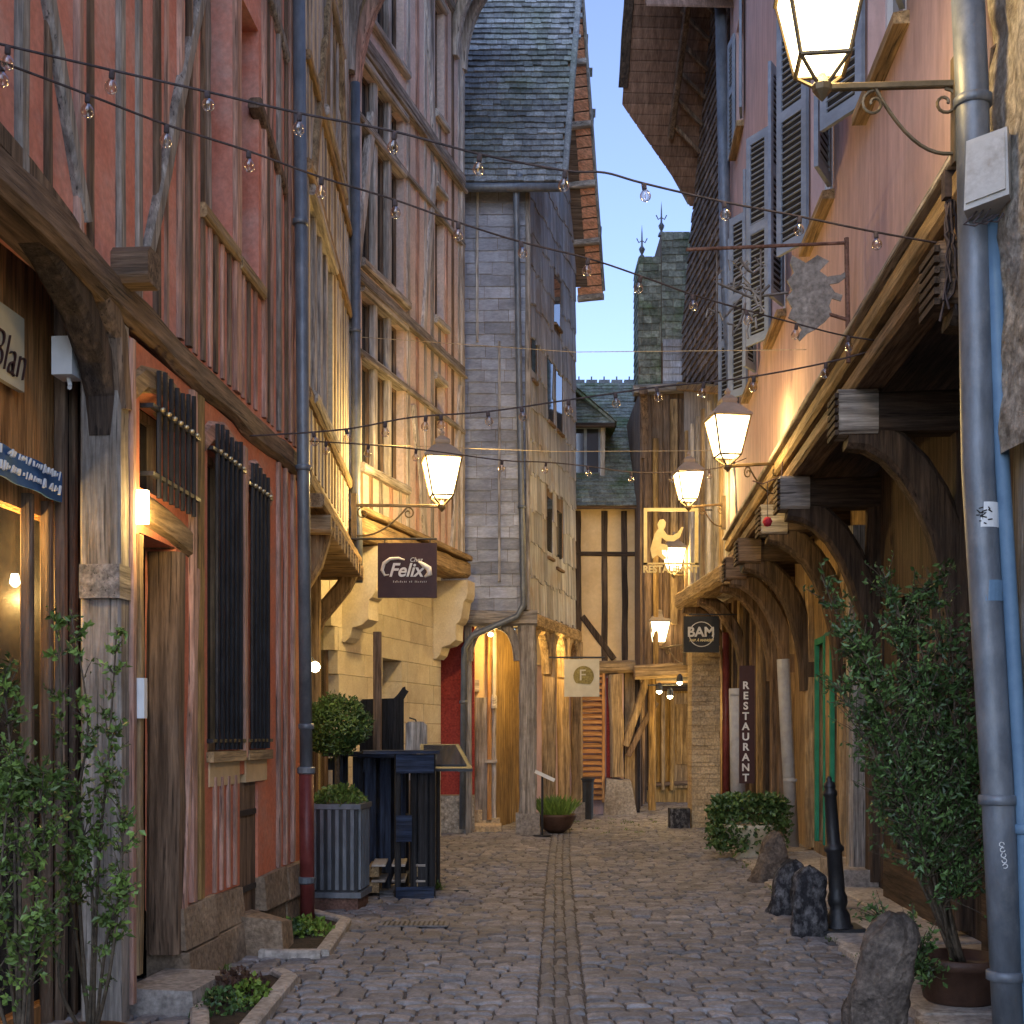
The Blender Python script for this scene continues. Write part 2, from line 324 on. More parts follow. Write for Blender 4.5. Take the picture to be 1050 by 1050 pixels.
def shingles(mb,O,U,V,Nn,w,h,rh=.16,sw=.16,th=.018,var=.35,inside=None,rowvar=.15,jit=.012):
    O=Vector(O);U=Vector(U).normalized();V=Vector(V).normalized();Nn=Vector(Nn).normalized()
    r=0;z=0
    while z<h-.01:
        rt=1+random.uniform(-rowvar,rowvar); x=-random.random()*sw
        while x<w:
            ww=sw*random.uniform(.75,1.25); a=max(x,0)+.003; b=min(x+ww,w)-.003; x+=ww
            if b-a<.02: continue
            if inside and not inside((a+b)/2,z+rh/2): continue
            t=rt*random.uniform(1-var,1+var); zb=z+random.uniform(-jit,jit); zt=min(z+rh*1.12,h+.02); k=th*random.uniform(.8,1.3)
            p=lambda x_,z_,n_: tuple(O+U*x_+V*z_+Nn*n_)
            mb.quad(p(a,zb,k),p(b,zb,k),p(b,zt,.003),p(a,zt,.003),t)
            mb.quad(p(a,zb,0),p(b,zb,0),p(b,zb,k),p(a,zb,k),t)
            mb.quad(p(a,zb,0),p(a,zb,k),p(a,zt,.003),p(a,zt,0),t); mb.quad(p(b,zb,0),p(b,zb,k),p(b,zt,.003),p(b,zt,0),t)
        z+=rh; r+=1
    return mb
def textmesh(body,size,name,m,par,loc,rot=(RX(90),0,0),ext=.006,shear=0,align='CENTER',bold=0,sx=1):
    c=bpy.data.curves.new(name,'FONT'); c.body=body; c.size=size; c.extrude=ext; c.shear=shear; c.align_x=align; c.align_y='CENTER'; c.offset=bold
    o=bpy.data.objects.new(name,c); COL.objects.link(o)
    dg=bpy.context.evaluated_depsgraph_get(); me=bpy.data.meshes.new_from_object(o.evaluated_get(dg)); bpy.data.objects.remove(o)
    me.materials.clear(); me.materials.append(M[m]); q=bpy.data.objects.new(name,me); COL.objects.link(q)
    q.parent=par; q.location=loc; q.rotation_euler=rot; q.scale=(sx,1,1); return q
def point_light(name,loc,power,par=None,r=.08,col=WARM):
    l=bpy.data.lights.new(name,'POINT'); l.energy=power; l.color=col; l.shadow_soft_size=r
    o=bpy.data.objects.new(name,l); COL.objects.link(o); o.location=loc
    if par: o.parent=par
    return o
# ================================================================= GROUND
mb=MB(); mb.quad((-250,-250,-.05),(250,-250,-.05),(250,250,-.05),(-250,250,-.05)); tag(mb.obj('ground','ground'),kind='structure')
mb=MB(); mb.quad((-4,1,-.012),(5.5,1,-.012),(5.5,36,-.012),(-4,36,-.012)); tag(mb.obj('street_bed','joint'),kind='structure')
def gx(Y): return .04*Y+.02*math.sin(Y*.3)-.02      # gutter centre
def stone_top(mb,cx,cy,wx,wy,h,t,rnd=.018,skew=0):
    a=wx/2;b=wy/2;tx=random.gauss(0,.006);ty=random.gauss(0,.008)
    j=lambda: random.uniform(-.007,.007)
    base=[(cx-a+j(),cy-b+j()),(cx+a+j(),cy-b+j()),(cx+a+j(),cy+b+j()),(cx-a+j(),cy+b+j())]
    i=len(mb.v)
    def hz(x,y,k): return k+tx*(x-cx)/wx+ty*(y-cy)/wy
    for x,y in base: mb.v.append((x,y,-.015))
    for x,y in base: mb.v.append((cx+(x-cx)*(1-.007/wx),cy+(y-cy)*(1-.005/wy),hz(x,y,h-.009)))
    for x,y in base: mb.v.append((cx+(x-cx)*(1-.055/wx),cy+(y-cy)*(1-.045/wy),hz(x,y,h)))
    for q in (0,4):
        for k in range(4): mb.f.append((i+q+k,i+q+(k+1)%4,i+q+4+(k+1)%4,i+q+4+k)); mb.t.append(t)
    mb.f.append((i+8,i+9,i+10,i+11)); mb.t.append(t)
def surf(x,Y):  # gentle cross fall to the gutter plus long waves
    return .018*min(1,abs(x-gx(Y))/1.6)+.010*math.sin(Y*.9+x*.7)*math.cos(x*1.3)
mb=MB(); y=4.6
while y<34:
    rh=random.uniform(.115,.155); x=-3.1+random.random()*.1
    xr=2.55+.073*(y-9.8)-.13 if y<17.5 else 4.6
    while x<xr:
        sw=random.uniform(.12,.24)
        gl_=gx(y)-.137
        if x<gl_ and x+sw>gl_-.09: sw=gl_-x
        elif gl_-.001<=x<gx(y)+.137: x=gx(y)+.137
        cx=x+sw/2
        if cx-sw/2>gx(y)+.135 or cx+sw/2<gx(y)-.135:
            yy=y+rh/2+.035*math.sin(cx*1.7)
            t=random.uniform(.72,1.22)*(1+.2*noise.noise(Vector((cx*.8,y*.6,3))))
            stone_top(mb,cx,yy,sw-.011,rh-.011,surf(cx,y)+random.gauss(0,.0025),t)
        x+=sw
    y+=rh
tag(mb.obj('street_paving','sett'),kind='structure')
mb=MB(); y=4.6
while y<34:
    l=random.uniform(.16,.34)
    for k,wd in ((-1,.088),(0,.088),(1,.088)):
        c=gx(y)+k*.0885
        dj=random.uniform(-.03,.03); stone_top(mb,c,y+l/2+dj,wd-.004,l-.008,(-.004 if k==0 else .002)+random.gauss(0,.002),random.uniform(.8,1.15))
    y+=l
tag(mb.obj('gutter','gutterstone'),kind='structure')
mb=MB(); y=5.0
while y<17.5:
    l=random.uniform(.5,.95); x0=2.55+.073*(y-9.8)-.12; xw=.62
    for k in range(3):
        stone_top(mb,x0+xw*(k+.5),y+l/2+(.1 if k==1 else 0),xw-.012,l-.012,.055+random.gauss(0,.003),random.uniform(.75,1.12))
    y+=l
tag(mb.obj('pavement','slab'),kind='structure')
# ================================================================= RED HOUSE (left, near)
R=Frame(-1.78-.073*7.9,3.0,-1.78,10.9,1)
rh=R.empty('timber_framed_house','faded red plastered near left house with barred windows and an arched shopfront','house')
TOP=9.4
uA=(R.uy(8.13),R.uy(8.77)); uB=(R.uy(8.93),R.uy(9.44))
R.wall(rh,'redpink',0,R.len,3.9,TOP,[(uA[0],uA[1],4.95,6.95),(uB[0],uB[1],4.92,6.8)],name='upper_wall',d1=.3)
post0=R.u(131)
uD=(R.uy(7.02),R.uy(7.62)); uV=(R.uy(7.02),R.uy(7.83)); uW1=(R.uy(8.22),R.uy(8.93)); uW2=(R.uy(9.05),R.uy(9.65)); uS=(R.uy(8.95),R.uy(9.42))
R.wall(rh,'red',post0,R.len,.5,3.72,[(uD[0],uD[1],.5,2.68),(uV[0],uV[1],2.93,3.5),(uW1[0],uW1[1],1.45,3.48),(uW2[0],uW2[1],1.45,3.40),(uS[0],uS[1],.5,1.28)],name='lower_wall',d1=.19)
# stone base blocks
segs=[(R.uy(7.66),R.uy(8.3)),(R.uy(8.3),R.uy(8.93)),(R.uy(9.44),R.uy(10.1)),(R.uy(10.1),R.len)]
for a,b in segs:
    for z0,z1 in ((-.05,.24),(.255,.505)):
        pr=random.uniform(.03,.09); o=random.uniform(-.04,.04) if z0>0 else 0
        MB().hexa([R.L(a+.01+o,-pr,z0),R.L(b-.01+o,-pr-.01,z0),R.L(b-.01+o,.2,z0),R.L(a+.01+o,.2,z0),R.L(a+.01+o,-pr+.02,z1),R.L(b-.01+o,-pr+.015,z1+random.uniform(-.02,.02)),R.L(b-.01+o,.2,z1),R.L(a+.01+o,.2,z1)],random.uniform(.75,1.2)).obj('base_stone','base',rh)
# bulk behind
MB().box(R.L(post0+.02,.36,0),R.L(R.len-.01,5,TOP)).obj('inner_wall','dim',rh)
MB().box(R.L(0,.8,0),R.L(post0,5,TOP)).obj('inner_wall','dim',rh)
mb=MB(); mb.hexa([R.L(-.2,-.55,TOP-.15),R.L(R.len+.1,-.55,TOP-.15),R.L(R.len+.1,5.2,TOP+4.5),R.L(-.2,5.2,TOP+4.5),R.L(-.2,-.55,TOP),R.L(R.len+.1,-.55,TOP),R.L(R.len+.1,5.2,TOP+4.7),R.L(-.2,5.2,TOP+4.7)])
mb.obj('roof','slate',rh)
# jetty beam
R.tim(rh,'brownx',(0,3.93),(R.len-.02,3.80),w=.21,proud=.05,th=.3,name='jetty_beam',jit=.25,mid=[(R.u(40),3.97),(R.u(130),3.86),(R.u(215),3.82)])
# studs upper
specs=[(-30,.13,'grey'),(-8,.07,'pink'),(20,.10,'grey'),(49,.06,'brown'),(77,.06,'pink'),(93,.09,'brown'),(121,.10,'grey'),(141,.09,'grey'),(158,.07,'brown'),(171,.07,'pink'),(183,.08,'pink'),(191,.06,'brown'),(200,.09,'pink'),(207,.06,'brown'),(241.5,.14,'pink'),(269,.07,'pink'),(274.5,.06,'brown'),(279,.07,'pink'),(283.5,.05,'grey'),(287.5,.06,'pink'),(292,.06,'brown'),(296,.07,'pink'),(301,.09,'pink')]
for px,wd,k in specs:
    u=R.u(px); R.tim(rh,M[k+'z'],(u+random.uniform(-.02,.02),3.95),(u,TOP),w=wd,proud=random.uniform(.012,.035),th=.1)
for k,(px,wd) in enumerate([(214,.05),(220,.07),(227,.06),(234,.06),(248,.05),(254,.06),(261,.06)]):
    u=R.u(px); R.tim(rh,M[('pink','brown')[k%2]+'z'],(u,3.95),(u,4.86),w=wd,proud=.02,th=.1)
for (a,b,c,d,wd,k) in [(42,-20,83,228,.10,'grey'),(204,-10,148,262,.11,'grey'),(258,-60,292,60,.10,'grey'),(262,105,290,195,.10,'brown')]:
    R.tim(rh,M[k+'z'],(R.u(a),R.z(a,b)),(R.u(c),R.z(c,d)),w=wd,proud=.045,th=.1,name='diagonal_brace')
# upper windows
def red_win(u0,u1,z0,z1):
    wn=MB().box(R.L(u0,.16,z0),R.L(u0+.05,.24,z1)).box(R.L(u1-.05,.16,z0),R.L(u1,.24,z1)).box(R.L(u0+.05,.16,z1-.06),R.L(u1-.05,.24,z1)).obj('window','tanz',rh)
    MB().box(R.L(u0+.05,.2,z0),R.L(u1-.05,.22,z1-.06)).obj('pane','pane',wn)
    MB().timber([R.L(u0-.06,.01,z0-.05),R.L(u1+.06,.01,z0-.05)],.10,.12).obj('sill','tanx',wn)
    mb=MB()      # carved wavy side board of the old balustrade
    pts=[]; n=14
    for i in range(n+1): pts.append((u0+.09+.035*math.sin(i*1.35)*(1 if i<11 else .4)+.0,z0+.02+i*.052))
    poly=[(u0+.03,z0+.02)]+pts+[(u0+.03,z0+.02+n*.052)]
    mb.prism(poly,R.L,.05,.08); mb.obj('carved_board','darkz',wn)
    R.tim(rh,'panel' if 0 else 'greyz',((u0+u1)/2,z0),((u0+u1)/2,z1),w=(u1-u0)*.55,proud=-.1,th=.03,name='weather_board')
red_win(*uA,4.95,6.95); red_win(*uB,4.92,6.8)
# lower frames & studs
for px,wd,k in [(133,.07,'pink'),(196,.10,'pink'),(203,.12,'ochre'),(284,.07,'pink'),(291,.06,'pink'),(299,.08,'pink')]:
    u=R.u(px); R.tim(rh,M[k+'z'],(u,.52 if px>140 else .1),(u,3.70),w=wd,proud=.03,th=.1)
for px in (219,226,233,240):
    u=R.u(px); R.tim(rh,'pinkz',(u,.52),(u,1.28),w=.05,proud=.02,th=.08)
R.tim(rh,'pinkz',(R.u(186),.5),(R.u(200),2.6),w=.08,proud=.03,th=.1,name='diagonal_brace')
R.tim(rh,'tanx',(uD[0]-.02,2.83),(uV[1]+.10,2.74),w=.2,proud=.03,th=.25,name='door_lintel',jit=.2)
R.tim(rh,'brownz',(uD[1]+.05,.24),(uD[1]+.05,2.66),w=.16,proud=.02,th=.2,name='door_post')
R.tim(rh,'tanz',(uD[0]-.04,.24),(uD[0]-.04,2.66),w=.08,proud=.03,th=.25,name='door_post')
d_=MB().box(R.L(uD[0]+.01,.26,.22),R.L(uD[1]-.01,.31,2.66)); dd=d_.obj('door','brownz',rh)
mb=MB()
for k in range(1,5): mb.box(R.L(uD[0]+k*.12-.008,.25,.3),R.L(uD[0]+k*.12+.008,.262,2.6))
mb.obj('batten','darkz',dd); MB().lathe([(.02,-.01),(.028,.01),(.02,.03)],R.L(uD[0]+.1,.23,1.25),10).obj('handle','iron',dd)
# door step stones
st=thing('door_step','worn stone doorstep below the brown door of the red house','step',(R.world(R.uy(7.3),-.13,0)),R.rz)
MB().hexa([(-.33,-.2,-.02),(.36,-.2,-.02),(.36,.2,-.02),(-.33,.2,-.02),(-.32,-.18,.15),(.35,-.19,.14),(.35,.2,.15),(-.32,.2,.16)]).obj('step','concrete',st)
# cambered lintels + windows with bars
def cambered(u0,u1,z,m='pinkx'):
    a=(u0+u1)/2
    R.tim(rh,m,(u0-.10,z-.10),(u1+.10,z-.10),w=.15,proud=.025,th=.2,name='cambered_lintel',mid=[(u0+.05,z-.01),(a,z+.06),(u1-.05,z-.01)],jit=.1)
cambered(*uV,3.56,'tanx'); cambered(*uW1,3.54); cambered(*uW2,3.46)
def bars(u0,u1,z0,z1,n,bz,out=.035,flat=.02):
    g=MB()
    for i in range(n):
        u=u0+(u1-u0)*(i+.5)/n; g.tube([R.L(u,-out,z0),R.L(u,-out,z1+.02*math.sin(i*1.3))],flat,6)
    b=g.obj('window_grille','iron',None)
    mb=MB()
    for z in bz:
        mb.box(R.L(u0-.06,-out-.008,z-.012),R.L(u1+.06,-out+.02,z+.012))
        mb.box(R.L(u0-.06,-out+.02,z-.012),R.L(u0-.045,.02,z+.012)); mb.box(R.L(u1+.045,-out+.02,z-.012),R.L(u1+.06,.02,z+.012))
    mb.obj('crossbar','iron',b)
    for z in bz[-1:]:
        for i in range(n): MB().lathe([(.004,-.013),(.014,-.01),(.016,0),(.014,.01),(.004,.013)],R.L(u0+(u1-u0)*(i+.5)/n,-out-.022,z),8).obj('knob','brass',b,smooth=True)
    b.parent=rh; b.name='window_grille'; return b
def panew(u0,u1,z0,z1,d=.2,m='tanz'):
    f=MB().box(R.L(u0,d,z0),R.L(u0+.05,d+.08,z1)).box(R.L(u1-.05,d,z0),R.L(u1,d+.08,z1)).box(R.L(u0+.05,d,z1-.05),R.L(u1-.05,d+.08,z1)).box(R.L(u0+.05,d,z0),R.L(u1-.05,d+.08,z0+.05)).obj('window',m,rh)
    MB().box(R.L(u0+.05,d+.04,z0+.05),R.L(u1-.05,d+.05,z1-.05)).obj('pane','pane',f); return f
panew(*uV,2.93,3.5); panew(*uW1,1.45,3.48,.15); panew(*uW2,1.45,3.40,.15)
bars(uV[0]+.12,uV[1]+.02,2.90,3.62,7,[3.02,3.40],out=.05,flat=.015)
bars(uW1[0]+.05,uW1[1]-.02,1.46,3.60,6,[1.52,3.42],flat=.016); bars(uW2[0]+.05,uW2[1]-.02,1.46,3.52,5,[1.52,3.36],flat=.016)
R.tim(rh,'pinkz',((uW1[1]+uW2[0])/2,1.4),((uW1[1]+uW2[0])/2,3.6),w=.12,proud=.04,th=.2,name='mullion')
for uu in (uW1,uW2):
    MB().box(R.L(uu[0]-.02,-.05,1.38),R.L(uu[1]+.02,.15,1.45)).obj('window_sill','tanx',rh)
    MB().box(R.L(uu[0]+.02,-.012,1.22),R.L(uu[1]-.02,.05,1.375)).obj('sill_brick','tanwall',rh)
sd_=MB().box(R.L(uS[0],.02,.1),R.L(uS[1],.1,1.22)).obj('cellar_door','brownz',rh)
for z in (.45,1.0): MB().box(R.L(uS[0]+.02,.005,z-.02),R.L(uS[1]-.03,.019,z+.02)).obj('hinge','iron',sd_)
pt=[]
cs=MB().hexa([R.L(uS[0]-.1,-.34,0),R.L(uS[1]-.1,-.30,0),R.L(uS[1]-.1,0.02,0),R.L(uS[0]-.1,.02,0),R.L(uS[0]-.08,-.32,.26),R.L(uS[1]-.1,-.28,.2),R.L(uS[1]-.1,.02,.28),R.L(uS[0]-.1,.02,.3)])
s2=cs.obj('stone_block','base'); s2.location=(R.O.x,R.O.y,0); s2.rotation_euler=(0,0,R.rz); tag(s2,'rough stone block standing below the small cellar door','stone')
# shop arch: post, brace, front
uP0,uP1=R.u(121),R.u(131)
MB().timber([R.L((uP0+uP1)/2+.01,.10,0),R.L((uP0+uP1)/2,.10,3.75)],uP1-uP0,.22,jit=.07,ch=.1).obj('corner_post','greyz',rh)
MB().box(R.L(uP0-.03,-.02,2.28),R.L(uP1-.01,.2,2.46)).obj('post_block','greyx',rh)
pts=[(-30,150),(10,205),(48,258),(78,312),(97,365),(106,405),(108,448)]
MB().timber([R.L(R.u(a,.1),.1,R.z(a,b,.1)) for a,b in pts],.16,.16,jit=.12).obj('arch_brace','darkz',rh)
pts=[(-30,118),(20,175),(62,228),(98,285),(116,345),(121,420)]
MB().timber([R.L(R.u(a,.03),.03,R.z(a,b,.03)) for a,b in pts],.13,.12,jit=.2).obj('arch_brace','brownz',rh)
DS=.42
R.wall(rh,'orangez',.3,R.u(66,DS),0,4.2,[(.4,R.u(62,DS),.12,2.72)],d0=DS,d1=DS+.08,name='shopfront')  # golden light on the front is put into the orange wood colour
R.wall(rh,'brownz',R.u(64,DS),R.u(108,DS-.0),0,4.2,[],d0=DS-.05,d1=DS+.06,name='shopfront_panel')
for px in (66,77,86):
    u=R.u(px,DS-.08); R.tim(rh,M['brownz' if px!=86 else 'darkz'],(u,0),(u,4.0),w=.06,proud=.03,th=.06,name='moulding',d=DS-.06)
MB().box(R.L(.4,DS+.03,.12),R.L(R.u(62,DS),DS+.04,2.72)).obj('shop_window','shopglass',rh)
MB().box(R.L(.2,DS+.32,0.02),R.L(R.u(80,DS),DS+.36,2.9)).obj('display_panel','orangez',rh)
point_light('shop_light',R.world(R.u(20,DS),DS+.2,2.55),16,r=.04); point_light('shop_light',R.world(R.u(52,DS),DS+.2,2.3),13,r=.04)
MB().lathe([(.01,-.04),(.03,-.02),(.02,.03)],R.L(R.u(20,DS),DS+.2,2.62),8).obj('bulb','spotglow',rh); MB().lathe([(.01,-.04),(.03,-.02),(.02,.03)],R.L(R.u(52,DS),DS+.2,2.4),8).obj('bulb','spotglow',rh)
for px in (24,44,60):
    u=R.u(px,DS); R.tim(rh,'brownz',(u,0),(u,2.8),w=.05,proud=.03,th=.06,name='moulding',d=DS-.02)
mb=MB(); mb.box(R.L(R.u(-25,DS-.06),DS-.06,R.z(0,395,DS)-.0),R.L(R.u(25,DS-.06),DS-.03,R.z(0,318,DS)))
sb=mb.obj('name_board','signcream',rh)
tz=(R.z(10,365,DS-.07))
textmesh('Blan',.30,'lettering','signbrown',sb,R.L(R.u(8,DS-.07),DS-.068,tz),rot=(RX(90),0,0),shear=.5,bold=-.010,sx=.7)
# blue banner
ub0,ub1=R.u(-30,DS-.1),R.u(63,DS-.1)
mb=MB(); N_=16
z1=R.z(63,515,DS-.1); z0=R.z(63,485,DS-.1)
bn=thing('banner','blue shop banner with white lettering hung across the arched shop window','banner',(R.O.x,R.O.y,0),R.rz)
for k in range(N_):
    a=ub0+(ub1-ub0)*k/N_; b=ub0+(ub1-ub0)*(k+1)/N_
    mb.hexa([R.L(a,DS-.10+.012*math.sin(k),z1),R.L(b,DS-.10+.012*math.sin(k+1),z1),R.L(b,DS-.09+.012*math.sin(k+1),z1),R.L(a,DS-.09+.012*math.sin(k),z1),R.L(a,DS-.10+.012*math.sin(k),z0),R.L(b,DS-.10+.012*math.sin(k+1),z0+.0),R.L(b,DS-.09+.012*math.sin(k+1),z0),R.L(a,DS-.09+.012*math.sin(k),z0)])
mb.obj('cloth','bluecloth',bn)
mb=MB()
for k in range(30):
    a=ub0+.1+(ub1-ub0-.16)*k/30; h=random.uniform(.012,.05)
    for zz in ((z0+z1)/2-.03,(z0+z1)/2+.045):
        if random.random()<.15: continue
        mb.tube([R.L(a,DS-.125,zz-h/2),R.L(a+random.uniform(.0,.03),DS-.125,zz+h/2)],random.uniform(.004,.009),5)
mb.obj('lettering','white',bn)
# door lamp + bell + corbel + box
sc=thing('wall_sconce','small lit wall light beside the lintel over the brown door','lamp',R.world(R.u(139),-.05,R.z(139,520)),R.rz)
MB().box((-.02,-.02,-.09),(.02,.05,.09)).obj('diffuser','spotglow',sc)
MB().box((-.025,.05,-.10),(.025,.07,.10)).obj('back_plate','brass',sc)
point_light('sconce_light',R.world(R.u(139),-.2,2.75),6,r=.05)
bl=thing('door_bell','white doorbell box with metal strip beside the brown door','door bell',R.world(R.u(137.5),-.04,R.z(137,716)),R.rz)
MB().box((-.035,-.03,-.11),(.01,.04,.11)).obj('case','white',bl); MB().box((.012,-.02,-.1),(.04,.04,.09)).obj('side_plate','brass',bl)
cb=MB().timber([R.L(R.u(121),-.20,R.z(121,277)),R.L(R.u(121),.2,R.z(121,277))],.2,.19,side=(0,0,1),jit=.1).obj('corbel','browny',rh)
tb=thing('alarm_box','white plastic box with a small hook under the left arch','box',R.world(R.u(70,.25),.25,R.z(70,368,.25)),R.rz)
MB().box((-.07,-.05,-.1),(.07,.06,.1)).obj('case','white',tb)
MB().tube([(.07,-.03,-.01),(.12,-.06,.02),(.15,-.08,.03),(.165,-.08,.015)],.008,6).obj('hook','white',tb)
MB().tube([(0,0,-.1),(.0,-.01,-.14),(-.03,-.02,-.16)],.012,6).obj('cable_stub','white',tb)
# ================================================================= PIPES helper
def pipe(name,label,pts,r,m,clips=(),extra=None,n=14):
    b=pts[0]; t=thing(name,label,'drainpipe',tuple(b))
    q=[Vector(p)-Vector(b) for p in pts]
    MB().tube(q,r,n).obj('pipe',m,t,smooth=True)
    for c in clips:
        c=Vector(c)-Vector(b); MB().lathe([(r+.003,-.025),(r+.013,-.02),(r+.013,.02),(r+.003,.025)],tuple(c),n).obj('clip',m,t,smooth=True)
    return t
p0=R.world(R.len+.02,-.10,0)
pt=pipe('drainpipe','tall grey downpipe with dark red foot where the red house ends',[P(314,790,10.4),P(311,480,10.35),P(306,-40,10.3)],.052,'zinc',[P(314,745,10.4),P(311,480,10.35),P(308,228,10.32)])
MB().tube([(.01,0,-1.24),(0,0,.02)],.06,14).obj('foot','redpipe',pt,smooth=True)
MB().lathe([(.063,-.03),(.075,-.02),(.075,.02),(.063,.03)],(0,0,0),14).obj('clip','zinc',pt); MB().lathe([(.063,-.03),(.075,-.02),(.075,.02),(.063,.03)],(0,0,-.9),14).obj('clip','zinc',pt)
# ================================================================= HOUSE 2 (cream)
A=Frame(-1.79,11.0,-1.915,14.85,1)
ah=A.empty('timber_framed_house','narrow cream half-timbered house between the red house and the tall salmon one','house')
w2=(A.u(318),A.u(341))
A.wall(ah,'cream',0,A.len,3.9,11.3,[(w2[0],w2[1],4.62,6.35),(A.u(330),A.u(349),7.6,9.0)],name='upper_wall')
A.wall(ah,'cream',0,A.len,0,3.6,[(.25,2.7,.55,2.75)],d0=.5,d1=.8,name='lower_wall')
MB().box(A.L(0,.85,0),A.L(A.len,5,11.3)).obj('inner_wall','dim',ah)
MB().hexa([A.L(0,-.6,11.2),A.L(A.len,-.6,11.2),A.L(A.len,5,15),A.L(0,5,15),A.L(0,-.6,11.35),A.L(A.len,-.6,11.35),A.L(A.len,5,15.2),A.L(0,5,15.2)]).obj('roof','slate',ah)
u=.12
while u<A.len:
    if w2[0]<u<w2[1]: segs=[(3.95,4.5),(6.5,11.2)]
    else: segs=[(3.95,11.2)]
    for a,b in segs: A.tim(ah,M[random.choice(['pale','pale','grey','tan'])+'z'],(u,a),(u,b),w=random.uniform(.08,.12),proud=.012)
    u+=random.uniform(.24,.32)
for z,wd in ((7.45,.09),(6.5,.11),(4.52,.12),(3.78,.18)): A.tim(ah,'tanx',(0,z+.02),(A.len,z-.02),w=wd,proud=.05,th=.2,name='rail')
A.tim(ah,'tanx',(0,3.6),(A.len,3.6),w=.12,proud=.16,th=.35,name='jetty_beam')
A.tim(ah,'tanz',(.3,6.55),(1.6,8.9),w=.1,proud=.06,name='diagonal_brace')
A.tim(ah,'tanz',(3.2,7.5),(2.4,9.9),w=.1,proud=.06,name='diagonal_brace')
for k in range(12): # carved joist ends
    uu=.2+k*.3; MB().timber([A.L(uu,-.2,3.42),A.L(uu,.5,3.42)],.14,.16,side=(0,0,1)).obj('joist_end','tany',ah)
def gridwin(F,par,u0,u1,z0,z1,n,mk='pale',d=.09,transom=None,mull=.1):
    fr=F.tim(par,M[mk+'x'],(u0-.08,z0-.06),(u1+.08,z0-.06),w=.11,proud=.08,th=.2,name='window_sill')
    F.tim(par,M[mk+'x'],(u0-.05,z1+.05),(u1+.05,z1+.05),w=.1,proud=.06,th=.2,name='window_head')
    for k in range(n):
        a=u0+(u1-u0)*k/n; b=u0+(u1-u0)*(k+1)/n
        mb=MB(); e=.035
        rows=[(z0,z1)] if not transom else [(z0,transom-.05),(transom+.05,z1)]
        for r0,r1 in rows:
            mb.box(F.L(a+.04,d,r0),F.L(a+.04+e,d+.05,r1)); mb.box(F.L(b-.04-e,d,r0),F.L(b-.04,d+.05,r1))
            mb.box(F.L(a+.04+e,d,r1-e),F.L(b-.04-e,d+.05,r1)); mb.box(F.L(a+.04+e,d,r0),F.L(b-.04-e,d+.05,r0+e))
            mb.box(F.L((a+b)/2-.01,d+.01,r0+e),F.L((a+b)/2+.01,d+.04,r1-e))
        w_=mb.obj('window',M['brownz'],par)
        MB().box(F.L(a+.04,d+.03,z0),F.L(b-.04,d+.035,z1)).obj('pane','pane',w_)
        if k: F.tim(par,M[mk+'z'],(a,z0),(a,z1),w=mull*.7,proud=-.0,th=.09,name='mullion',jit=.06)
    if transom: F.tim(par,M[mk+'x'],(u0,transom),(u1,transom),w=.1,proud=.05,th=.2,name='transom',jit=.06)
gridwin(A,ah,w2[0],w2[1],4.62,6.35,4); gridwin(A,ah,A.u(330),A.u(349),7.6,9.0,2)
# shop window of cream house, lit
f=MB().box(A.L(.25,.55,.55),A.L(.33,.68,2.75)).box(A.L(2.62,.55,.55),A.L(2.7,.68,2.75)).box(A.L(.33,.55,2.67),A.L(2.62,.68,2.75)).box(A.L(1.4,.55,.55),A.L(1.48,.68,2.67)).box(A.L(.33,.56,1.25),A.L(2.62,.66,1.32)).obj('shop_window','brownz',ah)
MB().box(A.L(.3,.62,.55),A.L(2.65,.63,2.7)).obj('pane','shopglass',f)
MB().box(A.L(.3,.80,.55),A.L(2.65,.83,2.7)).obj('lit_interior','litwin',ah)
for uu,b in ((.1,1.5),(2.75,-1)):
    A.tim(ah,'tanz',(uu,1.9),(uu,3.5),w=.2,proud=-.1,th=.3,name='post',d=.1)
MB().timber([A.L(.4,.45,1.9),A.L(.4,.3,2.6),A.L(.4,.0,3.1),A.L(.4,-.1,3.45)],.2,.2,side=(1,0,0)).obj('curved_bracket','tanz',ah)
MB().timber([A.L(3.4,.45,2.5),A.L(3.4,.3,2.9),A.L(3.4,.0,3.25),A.L(3.4,-.1,3.45)],.18,.2,side=(1,0,0)).obj('curved_bracket','tanz',ah)
gl=thing('globe_bulb','small round lit bulb by the cream house shop window','lamp',tuple(P(323,684,11.6)))
MB().lathe([(.005,-.05),(.035,-.035),(.05,0),(.035,.035),(.01,.05)],(0,0,0),12).obj('globe','spotglow',gl,smooth=True)
MB().tube([(0,0,.05),(-.05,0,.12),(-.15,0,.13)],.008,6).obj('arm','iron',gl)
point_light('globe_light',tuple(P(323,684,11.6)+Vector((.12,-.1,0))),5,r=.05)
# ================================================================= HOUSE 3 (tall salmon)
Bf=Frame(-1.915,14.9,-.75,19.2,1)
bh=Bf.empty('timber_framed_house','tall salmon half-timbered house with rows of mullioned windows above a cream stone ground floor','house')
U=Bf.len; uw=(Bf.u(371),Bf.u(414)); un=(Bf.u(446),Bf.u(455))
H1=[(uw[0],uw[1],7.25,8.95),(uw[0],uw[1],9.15,9.75-.05),(un[0],un[1],8.0,9.5),(un[0],un[1],10.3,12.0),(uw[0],uw[1],10.6,12.2)]
HH=[(uw[0],uw[1],4.85,6.95-.05),(uw[0],uw[1],7.3,9.65),(uw[0],uw[1],10.35,12.1),(un[0],un[1],5.2,6.6),(un[0],un[1],7.5,9.3),(un[0],un[1],10.4,12.0)]
Bf.wall(bh,'salmon',0,U,4.1,13.5,HH,name='upper_wall')
MB().box(Bf.L(0,.5,3),Bf.L(U,5,13.5)).obj('inner_wall','dim',bh)
